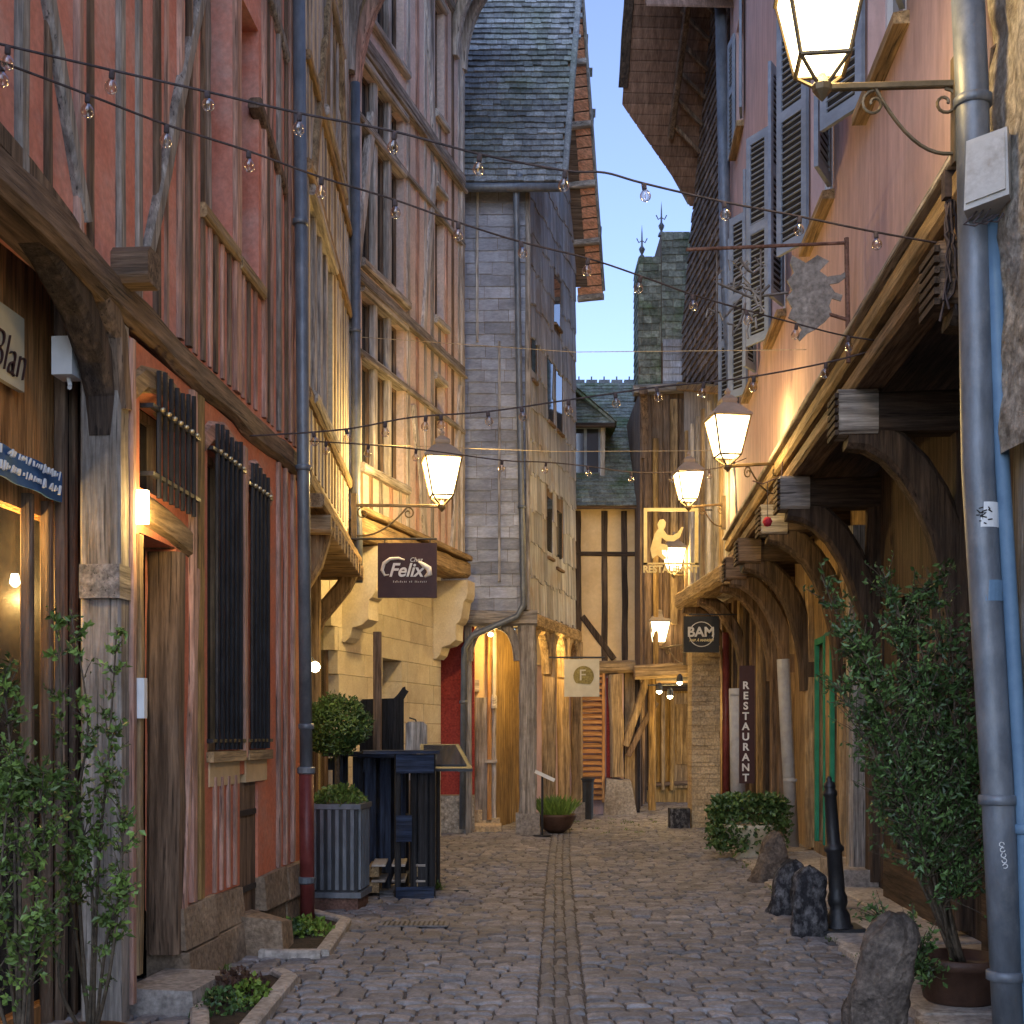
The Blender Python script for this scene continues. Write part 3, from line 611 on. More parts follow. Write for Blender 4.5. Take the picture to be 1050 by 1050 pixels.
MB().box(Bf.L(0,.31,4.1),Bf.L(U,.48,4.2)).obj('floor_slab','dim',bh)
MB().hexa([Bf.L(-.1,-1.2,12.9),Bf.L(U+.2,-1.2,12.9),Bf.L(U+.2,5,17.5),Bf.L(-.1,5,17.5),Bf.L(-.1,-1.2,13.05),Bf.L(U+.2,-1.2,13.05),Bf.L(U+.2,5,17.7),Bf.L(-.1,5,17.7)]).obj('roof','slate',bh)
gridwin(Bf,bh,uw[0],uw[1],4.85,6.90,3,transom=6.15,mull=.15); gridwin(Bf,bh,uw[0],uw[1],7.3,9.65,3,transom=8.95,mull=.15); gridwin(Bf,bh,uw[0],uw[1],10.35,12.1,3,mull=.15)
for z0,z1 in ((5.2,6.6),(7.5,9.3),(10.4,12.0)): gridwin(Bf,bh,un[0],un[1],z0,z1,1)
u=.08;k=0
while u<U-.02:
    cuts=[(4.2,4.74),(12.2,13.3)] if uw[0]-.06<u<uw[1]+.06 else ([(4.2,5.08),(6.72,7.4),(9.42,10.3),(12.1,13.3)] if un[0]-.05<u<un[1]+.05 else [(4.2,13.3)])
    for a,b in cuts: Bf.tim(bh,M[random.choice(['pale','pale','pink','grey','grey','brown'])+'z'],(u+random.uniform(-.02,.02),a),(u,b),w=random.uniform(.10,.15),proud=.015,jit=.12)
    u+=random.uniform(.27,.36)
for (u0,z0,u1,z1) in [(.2,7.1,.75,9.2),(2.6,7.1,3.1,9.6),(3.9,4.3,4.3,6.8),(2.7,4.3,2.2,6.0),(3.1,9.8,2.6,12.6)]:
    if not(u0>uw[0] and u1<uw[1]): Bf.tim(bh,'palez',(u0,z0),(u1,z1),w=.14,proud=.04,name='diagonal_brace')
for z,wd,pr in ((9.95,.20,.05),(9.78,.05,.09),(7.08,.14,.045),(6.98,.04,.08),(6.15,.08,.05),(8.98,.08,.05),(12.3,.16,.05)):
    Bf.tim(bh,'greyx',(0,z),(U,z),w=wd,proud=pr,th=.2,name='rail')
Bf.tim(bh,'tanx',(0,4.05),(U,4.05),w=.26,proud=.12,th=.45,name='jetty_beam'); Bf.tim(bh,'tanx',(0,4.23),(U,4.23),w=.08,proud=.16,th=.2,name='rail')
Bf.tim(bh,'palez',(U-.06,4.1),(U-.06,13.3),w=.16,proud=.04,th=.25,name='corner_post'); Bf.tim(bh,'palez',(.06,4.1),(.06,13.3),w=.16,proud=.04,th=.25,name='corner_post')
# ground floor: stone courses
DG=.42; ug1=Bf.u(452,DG); dw=(Bf.u(392,DG),Bf.u(412,DG))
mb=MB(); z=0
while z<3.85:
    hgt=.29; u=-.02-random.random()*.3
    while u<ug1:
        l=random.uniform(.4,.7); a=max(u,0); b=min(u+l,ug1); u+=l
        lw=Bf.u(346,DG)
        cl=[(a,b)] if (z+hgt<.05 or z>2.55) else [(a,min(b,dw[0])),(max(a,dw[1]),b)]
        if .5<z<3.0: cl=[(max(p,lw+(.0 if z<2.4 else -.12*(z-2.4)/.3)),q) for p,q in cl]
        for (p,q) in cl:
            if q-p>.03:
                mb.box(Bf.L(p+.003,DG+random.uniform(-.004,.004),z+.003),Bf.L(q-.003,DG+.35,z+hgt-.003),random.uniform(.88,1.08))
    z+=hgt
mb.obj('stone_wall','stone',bh)
lw=Bf.u(346,DG)
f=MB().box(Bf.L(.02,DG+.12,.58),Bf.L(.08,DG+.2,3.2)).box(Bf.L(lw-.06,DG+.12,.58),Bf.L(lw,DG+.2,3.2)).box(Bf.L(.08,DG+.12,.58),Bf.L(lw-.06,DG+.2,.66)).box(Bf.L(.08,DG+.12,3.1),Bf.L(lw-.06,DG+.2,3.2)).box(Bf.L(Bf.u(334,DG)-.03,DG+.11,.66),Bf.L(Bf.u(334,DG)+.03,DG+.19,3.1)).obj('shop_window','brownz',bh)
MB().box(Bf.L(.08,DG+.15,.66),Bf.L(lw-.06,DG+.155,3.1)).obj('pane','shopglass',f)
MB().box(Bf.L(.0,DG+.30,.58),Bf.L(lw,DG+.34,3.2)).obj('lit_interior','litwin',bh)
MB().box(Bf.L(dw[0],DG+.3,0),Bf.L(dw[1],DG+.34,2.6)).obj('door','brownz',bh)
MB().box(Bf.L(0,DG+.37,0),Bf.L(U,DG+.5,3.9)).obj('inner_wall','dim',bh)
def corbel(u,w=.34):
    prof=[(-.14,3.9),(.45,3.9),(.45,2.75),(.36,2.72),(.30,2.78),(.26,2.9),(.14,2.93),(.05,3.0),(.05,3.12),(.04,3.24),(.0,3.27),(-.04,3.34),(-.06,3.45),(-.08,3.58),(-.12,3.62),(-.14,3.7)]
    mb=MB(); f=lambda a,d,b:Bf.L(u+d,a+.02,b)
    mb.prism(prof,f,0,w); mb.obj('corbel','stone',bh)
corbel(Bf.u(383,0)); corbel(ug1-.36,.38)
# roof brackets
def bracket(F,u,z0,z1,out,m='paley',par=None,w=.16,inn=0):
    pts=[]
    for k in range(9):
        a=k/8*math.pi/2; pts.append(F.L(u,inn-(1-math.cos(a))*out*1.0-.0,z0+(z1-z0)*math.sin(a)))
    MB().timber(pts,w,w,side=(1,0,0),jit=.1).obj('curved_bracket',m,par)
for uu,z0,z1,o,k in ((.05,8.75,10.6,.85,'pinkz'),(.05,9.0,11.4,1.1,'tanz'),(U-.05,11.6,12.9,.75,'palez'),(U-.45,11.6,12.9,.75,'palez')):
    bracket(Bf,uu,z0,z1,o,k,bh)
bracket(A,A.len-.05,9.3,11.2,.75,'greyz',ah)
pp=Bf.world(-.02,-.12,0)
pt=pipe('drainpipe','slate grey downpipe on the left corner of the salmon house above the jetty',[Vector((pp.x,pp.y,3.35)),Vector((pp.x,pp.y,3.9)),Vector((pp.x-.02,pp.y,4.4)),Vector((pp.x-.03,pp.y,9.2))],.055,'zinc',[Vector((pp.x-.03,pp.y,6.3))])
# red doorway wall between houses
rw=thing('red_wall','dark red painted wall with a stone foot between the salmon house and the grey arcade','wall',(-.95,20.25,0))
MB().box((-.8,0,.62),(.35,.12,3.6)).obj('painted_board','redpaint',rw); MB().box((-.8,-.02,2.15),(.35,0.0,2.25)).obj('rail','redpaint',rw)
MB().box((-.8,-.05,0),(.35,.12,.6)).obj('stone_foot','rubble',rw)
# ================================================================= GREY SHINGLED HOUSE
G=Frame(.25,20.1,1.18,23.6,1); GF=Frame(-1.3,20.1,.25,20.1,1)
gh=thing('shingled_house','tall narrow house clad in grey wooden shingles on posts, with a steep slate roof','house',(.25,20.1,0))
def gw(p): return (p[0]-.25,p[1]-20.1,p[2])
ZB=3.55; ZE=10.4; ZR=14.6
# body prism: base quad
fl,fr=(-1.3,20.1),(.25,20.1); br=(1.18,23.6); blk=(-1.3,23.6)
mb=MB(); mb.hexa([gw((*p,ZB)) for p in (fl,fr,br,blk)]+[gw((*p,ZE)) for p in (fl,fr,br,blk)])
# gable triangle
gm=((fr[0]+br[0])/2,(fr[1]+br[1])/2); i=len(mb.v)
mb.v+=[gw((*fr,ZE)),gw((*br,ZE)),gw((*gm,ZR-.1)),gw((-1.3,23.6,ZE)),gw((-1.3,20.1,ZE)),gw((-1.3,21.85,ZR-.1))]
mb.f+=[(i,i+1,i+2),(i+3,i+4,i+5)]; mb.t+=[1,1]
mb.obj('wall_core','brownz',gh)
mb=MB(); shingles(mb,gw((-1.3,20.1,ZB)),(1,0,0),(0,0,1),(0,-1,0),1.55,ZE-ZB,rh=.19,sw=.42,th=.02,var=.16,rowvar=.22)
mb.obj('front_shingles','shingle',gh)
mb=MB(); Ud=Vector((*(Vector(br)-Vector(fr)),0)).normalized(); Nd=Vector((Ud.y,-Ud.x,0))
wins=[(G.u(561),G.u(567),6.9,8.0),(G.u(570),G.u(576),6.9,8.0),(G.u(561),G.u(566),4.6,5.6),(G.u(570),G.u(576),4.5,5.5),(G.u(545),G.u(549),7.3,8.2),(G.u(568),G.u(574),8.7,9.5)]
def insw(a,z):
    zz=z+ZB
    if any(w0-.04<a<w1+.04 and z0<zz<z1 for w0,w1,z0,z1 in wins): return False
    if zz>ZE and abs(a-G.len/2)/(G.len/2)>1-(zz-ZE)/(ZR-ZE): return False
    return True
shingles(mb,gw((*fr,ZB)),Ud,(0,0,1),Nd,G.len,ZR-ZB,rh=.55,sw=.14,th=.02,var=.28,inside=insw,rowvar=.08,jit=.05)
mb.obj('side_boards','greyboard',gh)
for w0,w1,z0,z1 in wins:
    q=Vector(gw((*fr,0)))
    a=q+Ud*w0; b=q+Ud*w1
    w_=MB().hexa([tuple(a+Nd*.004+Vector((0,0,z0))),tuple(b+Nd*.004+Vector((0,0,z0))),tuple(b-Nd*.02+Vector((0,0,z0))),tuple(a-Nd*.02+Vector((0,0,z0))),tuple(a+Nd*.004+Vector((0,0,z1))),tuple(b+Nd*.004+Vector((0,0,z1))),tuple(b-Nd*.02+Vector((0,0,z1))),tuple(a-Nd*.02+Vector((0,0,z1)))]).obj('window','pane',gh)
    MB().timber([tuple(a+Nd*.02+Vector((0,0,z0-.03))-Ud*.03),tuple(b+Nd*.02+Vector((0,0,z0-.03))+Ud*.03)],.05,.07).obj('sill','brownx',w_)
for x in (-.55,.0-.2): MB().timber([gw((x,20.06,4.0 if x>-.5 else 7.8)),gw((x,20.06,7.8 if x>-.5 else 10.3))],.04,.05).obj('cover_strip','palez',gh)
MB().timber([gw((.25,20.06,ZB)),gw((.25,20.06,ZE))],.08,.08).obj('corner_board','greyz',gh)
# roof
OV=.48; nrm=Nd*OV
fE=Vector((-1.4,19.85,ZE-.25)); fEr=Vector((.25,19.85,ZE-.25))+Vector((nrm.x+.10,0,0))
rd=Vector((*gm,ZR))+nrm; rdl=Vector((-1.4,rd.y,ZR)); bE=Vector((*br,ZE-.45))+nrm+Ud*.25; bEl=Vector((-1.4,bE.y,ZE-.45))
sh=Vector(gw((0,0,0)))
mb=MB()
def slab(a,b,c,d,th,t=1):
    n=(b-a).cross(d-a).normalized()
    if n.z<0: n=-n
    a,b,c,d=[p+sh for p in (a,b,c,d)]
    mb.hexa([tuple(p) for p in (a,b,c,d)]+[tuple(p+n*th) for p in (a,b,c,d)],t)
slab(fE,fEr,rd,rdl,.06); slab(bE,bEl,rdl,rd,.06)
rf=mb.obj('roof','brownx',gh)
mb=MB(); vv=(rdl-fE); hgt=vv.length; nn=Vector((1,0,0)).cross(vv).normalized()
if nn.z<0: nn=-nn
wR=(fEr-fE).length; wT=(rd-rdl).length
shingles(mb,tuple(fE+sh+nn*.10),(1,0,0),vv,nn,max(wR,wT),hgt,rh=.125,sw=.16,th=.034,var=.3,rowvar=.22,inside=lambda a,z:a<wR+(wT-wR)*z/hgt)
mb.obj('slates','slate',rf)
MB().timber([tuple(fEr+sh+nn*.1),tuple(rd+sh+nn*.1)],.12,.10,side=(1,0,0),jit=.03).obj('verge_tiles','slate',rf)
mb=MB(); vb=(rdl-bEl); nb=Vector((1,0,0)).cross(vb).normalized()
if nb.z<0: nb=-nb
shingles(mb,tuple(bEl+sh+nb*.10),(1,0,0),vb,nb,wT+.5,vb.length,rh=.13,sw=.16,var=.3,inside=lambda a,z:a<(bE-bEl).length+((wT-(bE-bEl).length))*z/vb.length); mb.obj('slates','slate',rf)
# verge soffit boards, reddish (real boards under the overhang); sky light put into colour
def soffit(A0,A1,B1,B0,m,name,par,n=14,off=-.012,outv=None,cross=3,xm='palex'):
    """A0->A1 low edge to ridge along the wall side; B0->B1 the outer side"""
    for k in range(n):
        f0=k/n+.004; f1=(k+1)/n-.004
        mb.hexa([tuple(p) for p in (A0.lerp(A1,f0),B0.lerp(B1,f0),B0.lerp(B1,f1),A0.lerp(A1,f1))]+[tuple(p+Vector((0,0,.02))) for p in (A0.lerp(A1,f0),B0.lerp(B1,f0),B0.lerp(B1,f1),A0.lerp(A1,f1))],random.uniform(.92,1.08))
mb=MB(); dn=Vector((0,0,-.17))
aw=Vector((*br,ZE-.45))+Ud*.25+sh+dn; ar=Vector((*gm,ZR))+sh+dn
soffit(aw,ar,ar+nrm,aw+nrm,'redsoffit','soffit',gh,n=26)
mb.obj('verge_soffit','redsoffit',rf)
for k in range(6):
    f=.01+k/5.2; q=aw.lerp(ar,f)-Vector((0,0,.06)); MB().timber([tuple(q),tuple(q+nrm*1.02)],.11,.12,jit=.2).obj('purlin_end','palex',rf)
MB().timber([tuple(aw+nrm*1.02+Vector((0,0,.1))),tuple(ar+nrm*1.02+Vector((0,0,.1)))],.14,.04,side=tuple(Nd)).obj('bargeboard','greyz',rf)
mb=MB(); mb.tube([tuple(fE+sh+Vector((0,-.08,-.04))),tuple(fEr+sh+Vector((0,-.08,-.04)))],.07,10); mb.obj('gutter','zinc',gh,smooth=True)
pt=pipe('drainpipe','grey downpipe down the shingled front and bent over the arcade arch',[P(474,850,19.95),P(476,665,19.95),P(484,652,19.93),P(530,632,19.93),P(537,620,19.9),P(533,430,19.88),P(529,190,19.85),P(534,178,19.8)],.05,'zinc',[P(474,790,19.95),P(475,720,19.95),P(535,520,19.88)])
# arcade
MB().timber([gw((-.9,20.16,3.42)),gw((.4,20.16,3.42))],.24,.26,side=(0,1,0)).obj('arcade_beam','greyx',gh)
MB().timber([gw((.25,20.1,3.4)),gw((1.18,23.6,3.4))],.24,.24,side=(0,0,1)).obj('arcade_beam','tany',gh)
gposts=[((.25,20.16),'grey',.28),((.62,21.5),'tan',.24),((.92,22.6),'tan',.22),((1.2,23.55),'tan',.22)]
for (x,y),k,wd in gposts:
    MB().box(gw((x-wd*.68,y-wd*.68,-.02)),gw((x+wd*.68,y+wd*.68,.33))).obj('plinth_stone','concrete',gh)
    MB().timber([gw((x,y,.33)),gw((x,y,3.3))],wd,wd,jit=.12,ch=.12).obj('post',k+'z',gh)
def archb(p,q,z0,z1,m,w=.14,par=None):
    p=Vector(p);q=Vector(q); pts=[]
    for k in range(8):
        a=k/7*math.pi/2; pts.append(tuple(p.lerp(q,1-math.cos(a))+Vector((0,0,z0+(z1-z0)*math.sin(a)))))
    d=(q-p).normalized(); sd=Vector((-d.y,d.x,0))
    MB().timber(pts,w,w*1.1,side=tuple(sd),jit=.08).obj('arch_brace',m,par)
archb(gw((.10,20.16,0)),gw((-.22,20.16,0)),2.75,3.32,'greyz',.15,gh); archb(gw((-.68,20.16,0)),gw((-.36,20.16,0)),2.75,3.32,'greyz',.12,gh)
for a,b in zip(gposts,gposts[1:]):
    A_=Vector((*a[0],0));B_=Vector((*b[0],0))
    archb(gw(tuple(A_.lerp(B_,.08))),gw(tuple(A_.lerp(B_,.4))),2.6,3.3,'tanz',.15,gh); archb(gw(tuple(A_.lerp(B_,.92))),gw(tuple(A_.lerp(B_,.6))),2.6,3.3,'tanz',.15,gh)
MB().timber([gw((-.70,20.2,0)),gw((-.70,20.2,3.3))],.12,.16).obj('post','greyz',gh)
# arcade back wall with door
mb=MB(); mb.box(gw((-1.3,21.35,0)),gw((-.28,21.5,3.4))); mb.obj('back_wall','tanwall',gh)
mb=MB(); mb.hexa([gw(p) for p in ((-.28,21.35,0),(.35,24,0),(.2,24,0),(-.5,21.5,0),(-.28,21.35,3.4),(.35,24,3.4),(.2,24,3.4),(-.5,21.5,3.4))]); mb.obj('back_wall','ochrez',gh)
MB().box(gw((-.62,21.28,.12)),gw((-.42,21.34,2.2))).obj('door','greyz',gh)
for x,k in ((-.75,'ochre'),(-.66,'tan'),(-.38,'orange'),(-.30,'pale')): MB().timber([gw((x,21.3,.15)),gw((x,21.3,3.3))],.07,.1).obj('door_frame',k+'z',gh)
MB().box(gw((-.8,21.27,2.3)),gw((-.55,21.34,2.5))).obj('door_head','palex',gh)
mb=MB(); mb.box(gw((-.45,21.2,1.1)),gw((-.25,21.33,1.16)));mb.obj('shelf','palex',gh)
MB().lathe([(.03,0),(.05,.02),(.05,.2),(.03,.26)],gw((-.3,21.15,2.0)),8).obj('wall_lantern','palex',gh)
MB().lathe([(.01,-.04),(.035,-.03),(.045,.0),(.02,.03)],gw((-.35,20.75,3.22)),10).obj('ceiling_lamp','spotglow',gh,smooth=True)
point_light('arcade_light',(-.10,20.75,3.05),26,r=.1); point_light('arcade_light',(.75,21.9,3.0),18,r=.1)
mb=MB()
for k in range(7): mb.box(gw((-.72+k*.075,21.18+random.uniform(-.03,.03),0)),gw((-.72+k*.075+.07,21.34,random.uniform(.1,.34))),random.uniform(.8,1.2))
mb.obj('door_stones','brick',gh)
st=thing('door_step','flat pale stone step under the arcade arch','step',(-.42,20.75,0)); MB().hexa([(-.3,-.3,0),(.25,-.28,0),(.25,.3,0),(-.3,.3,0),(-.28,-.28,.1),(.24,-.26,.09),(.25,.3,.11),(-.3,.3,.11)]).obj('step','brick',st)
# ================================================================= FAR HOUSE
YD=25.0
D=Frame(.7,YD,3.0,YD,1)
fh=D.empty('timber_framed_house','far house with apricot plaster, black timbers and a mossy slate roof with dormer','house')
def dz(y): return D.z(600,y)
xl,xr=D.u(560),D.u(661)
D.wall(fh,'tanwall',xl-.6,xr,dz(682),dz(522),name='upper_wall')
D.wall(fh,'pinkwall',xl-.6,D.u(640),0,dz(682),name='lower_wall',d0=.1,d1=.4)
MB().box(D.L(xl-.6,.45,0),D.L(xr-.05,5,dz(522))).obj('inner_wall','dim',fh)
for px in (593,620,641,659): D.tim(fh,'darkz',(D.u(px),dz(678)),(D.u(px+random.uniform(-1,1)),dz(524)),w=.12 if px!=659 else .22,proud=.03)
D.tim(fh,'darkx',(D.u(590),dz(568)),(D.u(659),dz(568)),w=.09,proud=.035,name='rail')
D.tim(fh,'darkz',(D.u(597),dz(632)),(D.u(630),dz(676)),w=.12,proud=.05,name='diagonal_brace')
D.tim(fh,'tanx',(D.u(565),dz(684)),(D.u(669),dz(684)),w=.26,proud=.14,th=.4,name='jetty_beam')
for px in (632,):
    D.tim(fh,'tanz',(D.u(px),.75),(D.u(px-1),dz(692)),w=.26,proud=.2,th=.26,name='post')
D.tim(fh,'tanz',(D.u(641),dz(765)),(D.u(663),dz(695)),w=.14,proud=.2,th=.2,name='diagonal_brace')
D.tim(fh,'brownz',(D.u(643),dz(775)),(D.u(672),dz(720)),w=.12,proud=.15,th=.2,name='diagonal_brace')
D.tim(fh,'ochrez',(D.u(668),0.1),(D.u(668),dz(560)),w=.14,proud=.22,th=.2,name='corner_post')
MB().hexa([D.L(D.u(617),-.35,0),D.L(D.u(652),-.3,0),D.L(D.u(650),.1,0),D.L(D.u(619),.1,0),D.L(D.u(621),-.28,.72),D.L(D.u(646),-.25,.66),D.L(D.u(646),.1,.7),D.L(D.u(621),.1,.74)]).obj('plinth_stone','concrete',fh)
# louvred shutter
lv=MB().box(D.L(D.u(590),-.1,.25),D.L(D.u(593),-.02,dz(690))).box(D.L(D.u(617),-.1,.25),D.L(D.u(620),-.02,dz(690)))
lo=lv.obj('louvred_shutter','orangez',fh); mb=MB(); z=.3
while z<dz(694): mb.hexa([D.L(D.u(593),-.10,z),D.L(D.u(617),-.10,z),D.L(D.u(617),-.03,z+.06),D.L(D.u(593),-.03,z+.06),D.L(D.u(593),-.10,z+.02),D.L(D.u(617),-.10,z+.02),D.L(D.u(617),-.03,z+.08),D.L(D.u(593),-.03,z+.08)]); z+=.115
mb.obj('slat','orangex',lo)
MB().box(D.L(D.u(622),.04,.1),D.L(D.u(628),.09,2.7)).obj('door','redpaint',fh)
# roof
ze=dz(522)-.05; zr=9.35
mb=MB(); a=Vector(D.L(xl-.7,-.35,ze)); b=Vector(D.L(D.u(675),-.35,ze)); c=Vector(D.L(D.u(689)+.2,3.2,zr)); d=Vector(D.L(xl-.7,3.2,zr))
mb.hexa([tuple(p) for p in (a,b,c,d)]+[tuple(p+Vector((0,-.04,.05))) for p in (a,b,c,d)])
mb.hexa([tuple(p) for p in (d,c,Vector(D.L(D.u(689)+.2,6.6,ze)),Vector(D.L(xl-.7,6.6,ze)))]+[tuple(p+Vector((0,.04,.05))) for p in (d,c,Vector(D.L(D.u(689)+.2,6.6,ze)),Vector(D.L(xl-.7,6.6,ze)))])
rf=mb.obj('roof','brownx',fh); mb=MB(); vv=d-a; nn=Vector((0,-vv.z,vv.y)).normalized()
wA=(b-a).length; wB=(c-d).length
shingles(mb,tuple(a+nn*.06),(1,0,0),vv,nn,wB,vv.length,rh=.14,sw=.2,var=.22,inside=lambda p,z:p<wA+(wB-wA)*z/vv.length); mb.obj('slates','mossslate',rf)
mb=MB()
k=0
while k*.28<wB: mb.box((d.x+k*.28,d.y-.05,zr+.02),(d.x+k*.28+.24,d.y+.08,zr+.12)); mb.box((d.x+k*.28+.1,d.y-.02,zr+.12),(d.x+k*.28+.13,d.y+.02,zr+.2)); k+=1
mb.obj('ridge_tiles','slate',rf)
MB().box(tuple(b+Vector((-.02,-.02,-.02))),tuple(b+Vector((.02,.02,.03)))).obj('verge_end','zinc',rf)
vm=b-a; MB().timber([tuple(b+Vector((.04,-.05,.1))),tuple(b.lerp(c,.62)+Vector((.04,-.05,.1)))],.13,.06,side=(1,0,0),jit=.02).obj('verge_flashing','palezinc',rf)
# dormer
dx0,dx1=D.u(585),D.u(622); dzb,dzt=D.z(600,497,.55),D.z(600,437,.55)
dm=MB().box(D.L(dx0,.5,dzb),D.L(dx1,2.3,dzt)).obj('dormer','greyz',fh)
MB().box(D.L(dx0+.03,.47,dzb+.08),D.L(dx1-.10,.5,dzt-.04)).obj('window_frame','shutter',dm)
for k in range(2):
    s_=(dx1-dx0-.13); MB().box(D.L(dx0+.06+k*s_/2,.455,dzb+.13),D.L(dx0+.0+(k+1)*s_/2,.468,dzt-.08)).obj('pane','pane',dm)
MB().timber([D.L(dx1-.05,.42,dzb-.03),D.L(dx1-.05,.42,dzt)],.1,.1).obj('post','palez',dm); MB().timber([D.L(dx0,.4,dzb-.03),D.L(dx1+.03,.4,dzb-.03)],.1,.14).obj('sill','palex',dm)
mx_=(dx0+dx1)/2-.25; apex=dzt+.75
for sgn in (0,1):
    e0=Vector(D.L(dx0-.5 if sgn==0 else dx1+.18,.25,dzt-.03)); e1=Vector(D.L(mx_,.6,apex)); e2=Vector(D.L(mx_,2.4,apex)); e3=Vector(D.L(dx0-.5 if sgn==0 else dx1+.18,2.0,dzt-.03))
    mb=MB(); mb.hexa([tuple(p) for p in (e0,e1,e2,e3)]+[tuple(p+Vector((0,0,.06))) for p in (e0,e1,e2,e3)]); mb.obj('dormer_roof','mossslate',dm)
    if sgn:
        mb=MB(); U_=(e2-e1).normalized(); V_=(e1-e0); n_=U_.cross(V_).normalized(); 
        if n_.z<0:n_=-n_
        shingles(mb,tuple(e0+n_*.07),tuple(U_),tuple(V_),tuple(n_),1.75,V_.length,rh=.13,sw=.18,var=.3); mb.obj('slates','mossslate',dm)
e0=Vector(D.L(dx0-.5,.25,dzt-.03)); e1=Vector(D.L(dx1+.18,.25,dzt-.03)); e2=Vector(D.L(mx_,.95,apex+.02))
mb=MB(); mb.v+=[tuple(e0),tuple(e1),tuple(e2)]; mb.f.append((0,1,2)); mb.t.append(1)
V_=e2-e0; V_.x=0; shingles(mb,tuple(e0),(1,0,0),tuple(V_),(0,-.8,.6),(e1-e0).length,V_.length,rh=.12,sw=.18,var=.3,inside=lambda a,z:abs(a-(mx_-dx0+.5))<((e1-e0).length*.56)*(1-z/V_.length)); mb.obj('hip_slates','mossslate',dm)
MB().timber([tuple(e0+Vector((0,-.03,-.03))),tuple(e1+Vector((0,-.03,-.03)))],.09,.08).obj('eaves_board','darkx',dm)
# ================================================================= ALLEY HOUSE (behind, seen down the passage)
al=thing('passage_house','ochre timber house with panelled door at the dark end of the passage','house',(3.6,29.5,0),0)
MB().box((-1.5,0,0),(2.6,3,7)).obj('wall','ochrez',al)
for x,k,wd in ((-1.0,'dark',.12),(-.62,'tan',.16),(-.40,'dark',.14),(-.1,'tan',.10),(.12,'ochre',.12),(.55,'tan',.12),(.8,'brown',.12)):
    MB().timber([(x,-.05,.3),(x,-.05,3.6)],wd,.12).obj('stud',k+'z',al)
dr=MB().box((.16,-.06,.35),(.52,-.01,2.55)).obj('door','tanz',al); MB().box((.21,-.09,.9),(.47,-.062,2.3)).obj('panel','ochrez',dr)
MB().timber([(-1.2,-.08,2.75),(1.2,-.08,2.75)],.3,.2).obj('lintel','darkx',al); MB().timber([(-1.2,-.04,.4),(1.2,-.04,.5)],.1,.14).obj('rail','brownx',al)
sw_=thing('passage_wall','timber side wall of the dark passage under the far house jetty','wall',(2.45,25.3,0))
MB().hexa([(0,0,0),(.62,4.1,0),(.4,4.1,0),(-.2,0,0),(0,0,3.3),(.62,4.1,3.3),(.4,4.1,3.3),(-.2,0,3.3)]).obj('wall','tanz',sw_)
for k in range(5):
    f=k/4.5; MB().timber([(f*.62+.02,f*4.1+.1,.05),(f*.62+.02,f*4.1+.1,3.2)],.14,.12,side=(1,0,0)).obj('stud','brownz' if k%2 else 'darkz',sw_)
# ================================================================= HOUSE E (tower over passage)
E=Frame(2.42,23.9,3.75,23.9,1)
eh=E.empty('tower_house','slim house with mossy slate-clad turret and grey boards over the passage','house')
def ez(y): return E.z(690,y)
MB().box(E.L(0,.05,ez(692)),E.L(1.6,4.5,ez(398))).obj('wall','brownz',eh)
for px,wd,k,y0,y1 in ((664,.14,'brown',690,405),(672,.1,'ochre',690,450),(683,.12,'brown',640,405),(691,.14,'tan',640,410),(700,.14,'brown',560,410),(707,.14,'tan',690,400),(712,.12,'brown',690,560)):
    MB().timber([E.L(E.u(px),0,ez(y0)),E.L(E.u(px),0,ez(y1))],wd,.12).obj('stud',k+'z',eh)
MB().timber([E.L(-.12,-.05,ez(690)),E.L(1.5,-.05,ez(684))],.26,.3).obj('jetty_beam','tanx',eh)
MB().timber([E.L(-.15,-.1,ez(402)),E.L(1.2,-.1,ez(398))],.16,.25).obj('rail','greyx',eh)
archb(E.L(.1,0,0),E.L(-.0,-.5,0),ez(470),ez(408),'brownz',.14,eh)
for u0,u1,yt,dd in ((-.08,.55,258,0),(.36,1.5,232,-.0)):
    pass
t1=MB().box(E.L(-.02,.1,ez(398)),E.L(.45,1.0,ez(262))).box(E.L(.4,.02,ez(398)),E.L(1.7,1.4,ez(238))).obj('turret','brownz',eh)
mb=MB(); shingles(mb,E.L(-.02,.1,ez(398)),(1,0,0),(0,0,1),(0,-1,0),.45,ez(262)-ez(398),rh=.14,sw=.14,var=.35); shingles(mb,E.L(.4,.02,ez(398)),(1,0,0),(0,0,1),(0,-1,0),1.3,ez(238)-ez(398),rh=.14,sw=.16,var=.35,inside=lambda a,z:z>.9)
shingles(mb,E.L(-.02,1,ez(398)),(0,-1,0),(0,0,1),(-1,0,0),.9,ez(262)-ez(398),rh=.14,sw=.16,var=.3)
mb.obj('slates','mossslate',t1)
mb=MB(); shingles(mb,E.L(.42,.0,ez(398)),(1,0,0),(0,0,1),(0,-1,0),1.3,.9,rh=.13,sw=.9,var=.2); mb.obj('boards','greyboard',t1)
for u,yt in ((.05,262),(.42,238)):
    z=ez(yt); mb=MB().lathe([(.07,0),(.05,.06),(.02,.1),(.05,.16),(.06,.2),(.02,.26),(.012,.5),(.001,.66)],E.L(u,.2,z),8); mb.tube([E.L(u-.1,.2,z+.4),E.L(u-.06,.2,z+.32),E.L(u,.2,z+.36),E.L(u+.06,.2,z+.32),E.L(u+.1,.2,z+.4)],.012,5); mb.obj('finial','zinc',t1)
